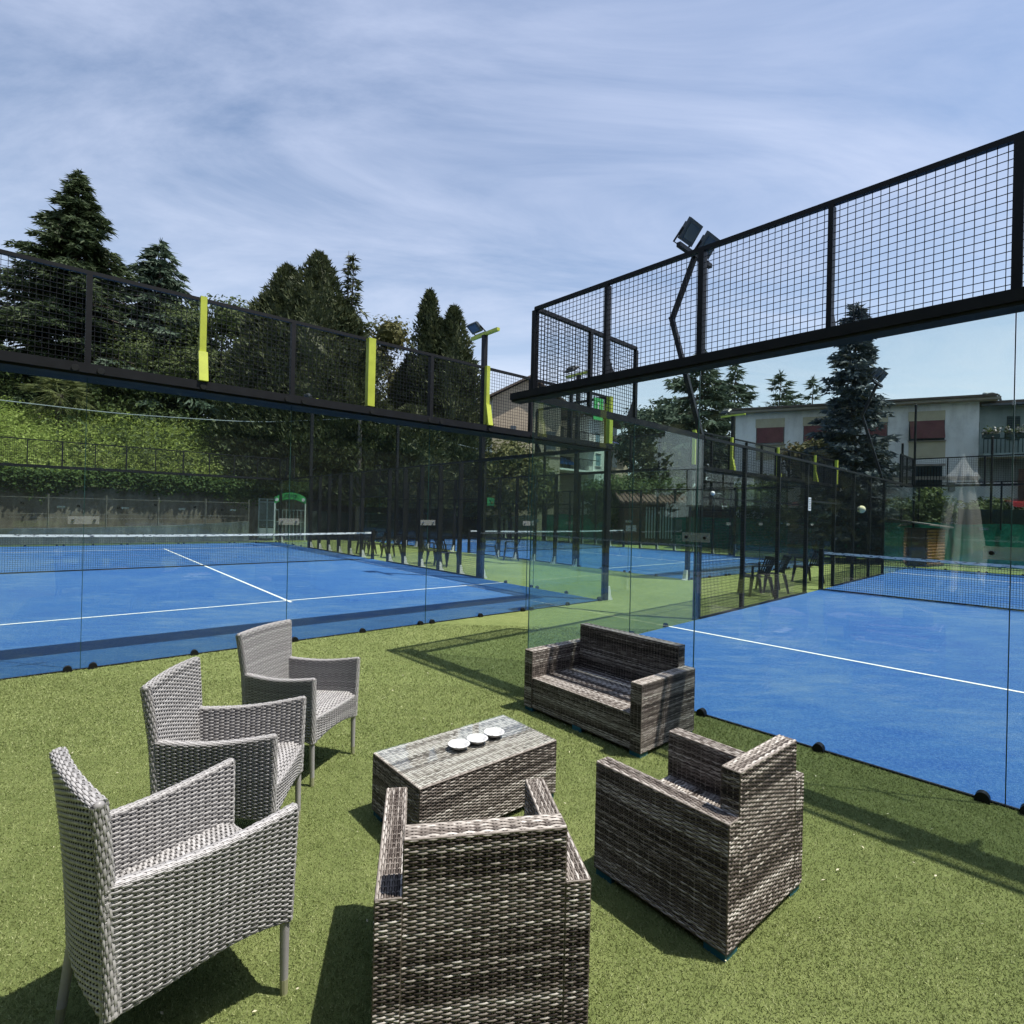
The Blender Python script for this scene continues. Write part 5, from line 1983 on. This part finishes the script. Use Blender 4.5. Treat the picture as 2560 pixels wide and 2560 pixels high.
cable('thin overhead cable sagging across the hillside to the left', [at(895, 1045, 29.5), at(650, 1057, 28), at(300, 1035, 25), at(-60, 993, 22)])
cable('thin overhead cable from the pole towards the beige house', [at(897, 1043, 29.5), at(1050, 1088, 31), at(1216, 1128, 33), at(1345, 1147, 36)])

sl = at(2495, 1280, 30)
st = thing('street_lamp', 'street lamp above the roof of the greenish house', 'street lamp', (sl[0], sl[1], 0))
zl = at(2495, 985, 30)[2]
mb = MB()
mb.tube([(0, 0, 0), (0, 0, zl - 0.3), (-0.1, 0, zl - 0.05), (-0.45, 0, zl + 0.05), (-0.7, 0, zl + 0.02)], [0.08, 0.06, 0.05, 0.04, 0.035], 8)
obj('pole', mb, st, M['polegrey'])
mb = MB()
mb.lathe([(0.0, -0.07), (0.10, -0.06), (0.13, 0.0), (0.08, 0.07), (0.0, 0.09)], 12, (-0.85, 0, zl))
obj('lamp_head', mb, st, M['galv'], smooth=True)
for (px, D_, y0, lab) in ((2284, 21.2, 1012, 'tall thin black fence pole in front of the red shutter'), (2253, 21.4, 1110, 'short thin black pole beside the far cage corner'), (2477, 21.2, 1092, 'thin black pole in front of the balcony')):
    c = at(px, 1280, D_)
    o = thing('fence_pole', lab, 'pole', (c[0], c[1], 0))
    mb = MB()
    h_ = at(px, y0, D_)[2]
    mb.tube([(0, 0, 0), (0, 0, h_)], 0.04, 8)
    obj('shaft', mb, o, M['black'])
    mb = MB()
    mb.tube([(0, 0, h_), (0, 0, h_ + 0.03)], [0.05, 0.03], 8)
    obj('cap', mb, o, M['black'])

# ------------------------------------------------------------------ green arch, metal gate, signs
ac = at(725, 1280, 27.2)
arch = thing('arch_sign', 'green arched sign over a gate behind the left court', 'sign', (ac[0], ac[1], 0))
ea = -AU[0], -AU[1]
ea = np.array([0.97, 0.22, 0.0])
na = np.array([0.22, -0.97, 0.0])
wA = 0.74
t = np.linspace(-1, 1, 15)
zc = at(725, 1231, 27.2)[2]
zo = lambda q: zc - 0.26 * q ** 2
mb = MB()
Pt = np.array([[ea * (q * wA) + np.array((0, 0, zo(q) - 0.34)), ea * (q * wA) + np.array((0, 0, zo(q)))] for q in t])
mb.grid(Pt)
mb.grid(Pt - na * 0.04, flip=True)
mb.grid(np.stack([Pt[:, 1], Pt[:, 1] - na * 0.04], 1))
band = obj('arch_band', mb, arch, M['greensign'])
for q in (-0.86, 0.84):
    b = MB()
    c = ea * (q * wA) + np.array((0, 0, zo(q) - 0.18)) + na * 0.006
    b.tube([c, c + na * 0.004], 0.085, 14)
    obj('round_emblem', b, band, M['white'])
for dz, q0, q1 in ((-0.12, -0.35, 0.42), (-0.21, -0.45, 0.5)):
    b = MB()
    for q in np.linspace(q0, q1, 12):
        c = ea * (q * wA) + np.array((0, 0, zo(q) + dz)) + na * 0.006
        b.bar(c - ea * 0.018, c + ea * 0.018, 0.004, 0.035, side=na)
    obj('lettering', b, band, M['dgreen'])
for q in (-0.98, 0.98):
    b = MB()
    c = ea * (q * wA)
    b.bar(c, c + np.array((0, 0, zo(q) - 0.3)), 0.045, 0.045)
    obj('leg', b, arch, M['white'])
b = MB()
b.bar(ea * -0.7 + np.array((0, 0, 0.95)), ea * 0.7 + np.array((0, 0, 0.95)), 0.03, 0.03)
b.bar(ea * -0.7 + np.array((0, 0, 1.55)), ea * 0.7 + np.array((0, 0, 1.55)), 0.03, 0.03)
for q in np.linspace(-0.7, 0.7, 9):
    b.bar(ea * q + np.array((0, 0, 0.05)), ea * q + np.array((0, 0, 1.55)), 0.02, 0.02)
obj('gate', b, arch, M['galv'])
gc = at(668, 1280, 27.6)
gt = thing('metal_gate', 'pale metal mesh gate left of the green arch', 'gate', (gc[0], gc[1], 0))
b = MB()
for x in (-0.42, 0.0, 0.42):
    b.bar((x, 0, 0.0), (x, 0, 2.1), 0.05, 0.05)
for z_ in (0.08, 1.0, 1.92, 2.08):
    b.bar((-0.42, 0.0, z_), (0.42, 0.0, z_), 0.04, 0.04)
obj('frame', b, gt, M['galv'])
for x in (-0.21, 0.21):
    b = MB()
    b.bar((x - 0.18, 0.03, 0.35), (x + 0.18, 0.03, 0.35), 0.01, 0.5)
    obj('lower_panel', b, gt, M['plaster_white'])
    b = MB()
    for k in range(12):
        b.bar((x - 0.18 + k * 0.033, 0.03, 0.65), (x - 0.18 + k * 0.033, 0.03, 2.0), 0.008, 0.008)
    for k in range(26):
        b.bar((x - 0.18, 0.03, 0.66 + k * 0.052), (x + 0.18, 0.03, 0.66 + k * 0.052), 0.006, 0.006)
    obj('bar_panel', b, gt, M['galv'], kind='stuff')


def flat_sign(name, label, c, right, w, h, mat, extra=None, cat='sign'):
    r_ = np.asarray(right, float)
    r_ /= np.linalg.norm(r_)
    o = thing(name, label, cat, c)
    nrm = np.array([r_[1], -r_[0], 0])
    b = MB()
    b.bar(-r_ * w / 2, r_ * w / 2, 0.008, h, side=nrm)
    pl = obj('panel', b, o, mat)
    return o, pl, r_, nrm


uA = -np.array([AU[0], AU[1], 0])      # rightwards along the left court's near wall
c = XA(0.30, -0.05, 3.70)
o, pl, r_, nrm = flat_sign('green_sign', 'small green sign with a white figure on the top mesh at the centre', c, uA, 0.27, 0.42, M['greensign'])
b = MB()
b.tube([nrm * 0.006 + np.array((0, 0, 0.10)), nrm * 0.01 + np.array((0, 0, 0.10))], 0.028, 10)
b.bar(nrm * 0.008 + np.array((0, 0, 0.07)), nrm * 0.008 + np.array((0.0, 0, -0.04)), 0.004, 0.035, side=nrm)
b.bar(nrm * 0.008 + np.array((0, 0, -0.04)) , nrm * 0.008 + r_ * 0.05 + np.array((0, 0, -0.14)), 0.004, 0.02, side=nrm)
b.bar(nrm * 0.008 + np.array((0, 0, -0.04)), nrm * 0.008 - r_ * 0.04 + np.array((0, 0, -0.14)), 0.004, 0.02, side=nrm)
obj('white_figure', b, pl, M['white'])
c = at(1227, 1254, 32.5)
o, pl, r_, nrm = flat_sign('green_sign', 'square green sign on the far fence left of the centre', c, (1, 0.25, 0), 0.42, 0.48, M['greensign'])
b = MB()
b.bar(nrm * 0.008 - r_ * 0.1 + np.array((0, 0, 0.12)), nrm * 0.008 + r_ * 0.08 + np.array((0, 0, -0.12)), 0.004, 0.05, side=nrm)
obj('symbol', b, pl, M['dgreen'])

# banner printed SPORT, seen from behind on the green screen
c = XA(-16.42, 11.2, 1.05)
rt = (XA(0, 0, 0) - XA(0, 1, 0))
o, pl, r_, nrm = flat_sign('banner', 'grey banner with mirrored white SPORT lettering on the green screen', XA(-18.8, 10.9, 1.15), rt, 1.5, 0.75, M['polegrey'], cat='banner')
tc = bpy.data.curves.new('lettering', 'FONT')
tc.body = 'SPORT'
tc.size = 0.52
tc.extrude = 0.004
tc.align_x = 'CENTER'
tc.materials.append(M['galv'])
_tmp = bpy.data.objects.new('lettering_curve', tc)
to = bpy.data.objects.new('lettering', bpy.data.meshes.new_from_object(_tmp))
bpy.data.objects.remove(_tmp)
COL.objects.link(to)
to.parent = pl
mr = Matrix((( -r_[0], 0, nrm[0], nrm[0] * 0.03), (-r_[1], 0, nrm[1], nrm[1] * 0.03), (0, 1, 0, -0.88), (0, 0, 0, 1)))
to.matrix_local = mr

# paper notice on the gate post of the right court
c = XB(0.045, 8.95, 2.03)
o, pl, r_, nrm = flat_sign('paper_notice', 'white printed notice on a black post of the right court', c, XB(0, 1, 0) - XB(0, 0, 0), 0.17, 0.30, M['paper'], cat='notice')
b = MB()
for k in range(6):
    for sg in (-1, 1):
        b.bar(nrm * 0.006 * sg - r_ * 0.06 + np.array((0, 0, 0.10 - k * 0.04)), nrm * 0.006 * sg + r_ * 0.06 + np.array((0, 0, 0.10 - k * 0.04)), 0.003, 0.007, side=nrm)
obj('printed_lines', b, pl, M['core'])

# a wedged ball, and a larger one standing in for a lamp's reflection
for (v_, z_, rad, lab, mat) in ((4.32, 2.08, 0.036, 'white ball wedged in the mesh beside the near post of the right court', 'white'), (13.25, 2.0, 0.105, 'pale yellow ball standing in for a lamp reflection, right court beyond the net', 'ball')):
    o = thing('ball' if rad < 0.05 else 'reflection_globe', lab, 'ball', XB(0.02, v_, z_))
    b = MB()
    tt = np.linspace(-math.pi / 2, math.pi / 2, 13)
    b.lathe(np.stack([rad * np.cos(tt), rad * np.sin(tt)], -1), 20)
    obj('felt', b, o, M[mat], smooth=True)
    b = MB()
    a_ = np.linspace(0, 2 * math.pi, 30)
    b.tube(np.stack([rad * 1.005 * np.cos(a_), rad * 1.005 * np.sin(a_) * np.cos(0.5 * np.sin(2 * a_)), rad * 0.5 * np.sin(2 * a_)], -1) / 1.0, rad * 0.03, 4, cap=False)
    if rad < 0.05:
        obj('seam', b, o, M['bracket'])
    else:
        b = MB()
        b.bar(-np.array([*BU, 0]) * 0.10 - np.array((0, 0, 0.0)), -np.array([*BU, 0]) * 0.02 + np.array((0, 0, -rad * 1.02)), 0.03, 0.02)
        obj('added_holder', b, o, M['black'])  # invented bracket so the stand-in sphere does not float

# ------------------------------------------------------------------ black plastic chairs
def plastic_chair(label, loc, rz):
    root = thing('plastic_chair', label, 'plastic chair', loc, rz, 'black plastic chairs between the courts')
    u = np.linspace(-1, 1, 9)
    t = np.linspace(0, 1, 7)
    U, T = np.meshgrid(u, t, indexing='ij')
    P = np.stack([U * (0.235 - 0.02 * T), lerp(-0.22, 0.20, T), 0.44 - 0.025 * T - 0.012 * (1 - U ** 2) - 0.03 * (T < 0.05)], -1)
    m = MB()
    m.grid(P)
    m.grid(P - np.array((0, 0, 0.012)), flip=True)
    obj('seat', m, root, M['plastic'], smooth=True)
    m = MB()
    for k in range(6):     # back: uprights between two rails, curved
        x = -0.2 + 0.4 * k / 5
        y0 = 0.20 + 0.02 * (1 - (x / 0.2) ** 2)
        m.bar((x * 0.9, y0 - 0.01, 0.45), (x * 1.02, y0 + 0.13, 0.80), 0.045, 0.010, side=(1, 0, 0))
    for (z_, y_, h_) in ((0.81, 0.335, 0.07), (0.46, 0.205, 0.05)):
        for k in range(6):
            xa, xb = -0.23 + 0.46 * k / 6, -0.23 + 0.46 * (k + 1) / 6
            ya, yb = y_ + 0.025 * (1 - (xa / 0.23) ** 2), y_ + 0.025 * (1 - (xb / 0.23) ** 2)
            m.bar((xa, ya, z_), (xb, yb, z_), 0.014, h_, side=(0, 1, 0))
    obj('backrest', m, root, M['plastic'])
    for s in (-1, 1):
        m = MB()
        m.bar((s * 0.265, -0.2, 0.645), (s * 0.25, 0.24, 0.665), 0.05, 0.018, side=(1, 0, 0))
        m.bar((s * 0.265, -0.19, 0.64), (s * 0.255, -0.19, 0.42), 0.04, 0.03, side=(0, 1, 0))
        obj('armrest', m, root, M['plastic'])
        for (ya, yb) in ((-0.19, -0.25), (0.19, 0.28)):
            m = MB()
            a, b_ = np.array((s * 0.245, ya, 0.43)), np.array((s * 0.275, yb, 0.0))
            V = []
            for c_, w_, h2 in ((a, 0.075, 0.06), (b_, 0.035, 0.035)):
                V += [c_ + np.array((-w_ / 2, -h2 / 2, 0)), c_ + np.array((w_ / 2, -h2 / 2, 0)), c_ + np.array((w_ / 2, h2 / 2, 0)), c_ + np.array((-w_ / 2, h2 / 2, 0))]
            m.add(V, [(0, 1, 2, 3), (7, 6, 5, 4), (0, 4, 5, 1), (1, 5, 6, 2), (2, 6, 7, 3), (3, 7, 4, 0)])
            obj('leg', m, root, M['plastic'])
    return root


aA, aB = math.atan2(AV[1], AV[0]), math.atan2(BV[1], BV[0])
pc = plastic_chair('front black plastic chair of the pair outside the right court', XB(-0.62, 7.7), R(-88))
for (p, a, lab) in ((XB(-0.62, 8.6), R(-97), 'rear black plastic chair of the pair outside the right court'),
                    (XB(-0.75, 11.4), R(-84), 'single black plastic chair behind the net post of the right court'),
                    (XA(-0.85, 10.3), aA + R(180), 'black plastic chair just behind the net post of the left court'),
                    (XA(-0.8, 11.3), aA + R(170), 'middle black plastic chair of the row beyond the left net'),
                    (XA(-0.8, 12.2), aA + R(185), 'farthest black plastic chair of the row beyond the left net'),
                    (XA(-1.0, 7.0), aA + R(10), 'black plastic chair behind the left court mesh, nearer of two'),
                    (XA(-1.0, 7.9), aA - R(10), 'black plastic chair behind the left court mesh, farther of two'),
                    (XA(-4.15, 7.7), R(-92), 'black plastic chair at the centre by the far mesh, right of two'),
                    (XA(-4.15, 8.9), R(-85), 'black plastic chair at the centre by the far mesh, left of two')):
    dup(pc, p, a, lab)

# ------------------------------------------------------------------ closed parasol behind the viewer, mirrored in the right glass wall
par = thing('closed_parasol', 'closed white parasol, seen only as a reflection in the right glass', 'parasol', (-4.05, -1.77, 0))
n, m = 72, 26
zz_ = np.linspace(0.72, 2.86, m)
aa = np.linspace(0, 2 * np.pi, n + 1)
Z, Aq = np.meshgrid(zz_, aa, indexing='ij')
tq = (Z - 0.72) / 2.14
rad = np.interp(tq, [0, 0.15, 0.55, 0.78, 0.8, 0.9, 1.0], [0.27, 0.28, 0.22, 0.14, 0.23, 0.13, 0.03])
fold = 1 + (0.15 + 0.42 * (1 - tq)) * (2 * np.abs(np.sin(Aq * 4 + tq * 1.2 + 0.5 * np.sin(Aq))) - 1) * 0.8 + 0.12 * np.sin(Aq * 3 + 1)
P = np.stack([rad * fold * np.cos(Aq), rad * fold * np.sin(Aq), Z + 0.30 * np.sin(Aq * 4 + 0.7) * np.clip(1 - tq * 4, 0, 1) + 0.10 * np.sin(Aq * 4) * ((tq > 0.78) & (tq < 0.84))], -1)
mb = MB()
mb.grid(P, flip=True)
obj('canopy', mb, par, M['parasol'], smooth=True)
mb = MB()
mb.tube([(0, 0, 0.05), (0, 0, 2.95)], 0.03, 10)
obj('pole', mb, par, M['white'])
mb = MB()
mb.lathe([(0.0, 0.0), (0.36, 0.0), (0.36, 0.06), (0.10, 0.09), (0.05, 0.25), (0.0, 0.25)], 28)
obj('base', mb, par, M['lowwall'])

# ------------------------------------------------------------------ unseen trees added behind the viewer to darken what the glass mirrors
ring = lobed('unseen dark evergreen added to darken reflections in the glass walls', XB(16, -12), 10.5, 3.3, 91, 'cypress', 5200, 0.6, ROUND, ((-0.8, 0, 1.0), (1.2, 0.4, 0.86)), name='evergreen_tree', tw=0.34)
ring['group'] = 'evergreens added for the reflections'
for k, (p, a) in enumerate([(XB(16 + (j % 3) * 1.2, -12 + j * 4.0), j * 1.1) for j in range(1, 10)] + [(XA(16.5 + (j % 2) * 1.5, -14 + j * 4.2), j * 0.9) for j in range(0, 9)] + [(np.array([-1.5 + j * 4.2, -12.5 - (j % 2), 0.0]), j * 1.7) for j in range(0, 1)]):
    dup(ring, p, a, 'unseen dark evergreen added to darken reflections in the glass walls', 'evergreens added for the reflections')

# ------------------------------------------------------------------ litter on the turf
_r = np.random.default_rng(77)
p = np.stack([_r.uniform(-3.2, 3.2, 260), _r.uniform(1.1, 6.0, 260)], 1)
ok_ = ((p - AO) @ AV < -0.1) & ~(((p - BO) @ BV > -0.1) & ((p - BO) @ BU > -0.1))
p = p[ok_]
mb = MB()
mb.leaves(np.c_[p, np.full(len(p), 0.014)], _r.normal(0, 0.35, (len(p), 3)) + np.array((0, 0, 1.0)), 0.016, 0.45)
o = obj('turf_litter', mb, mat=M['tip2'])
o['kind'] = 'stuff'
o['label'] = 'tiny dry leaves and pale specks scattered on the turf'
o['category'] = 'litter'
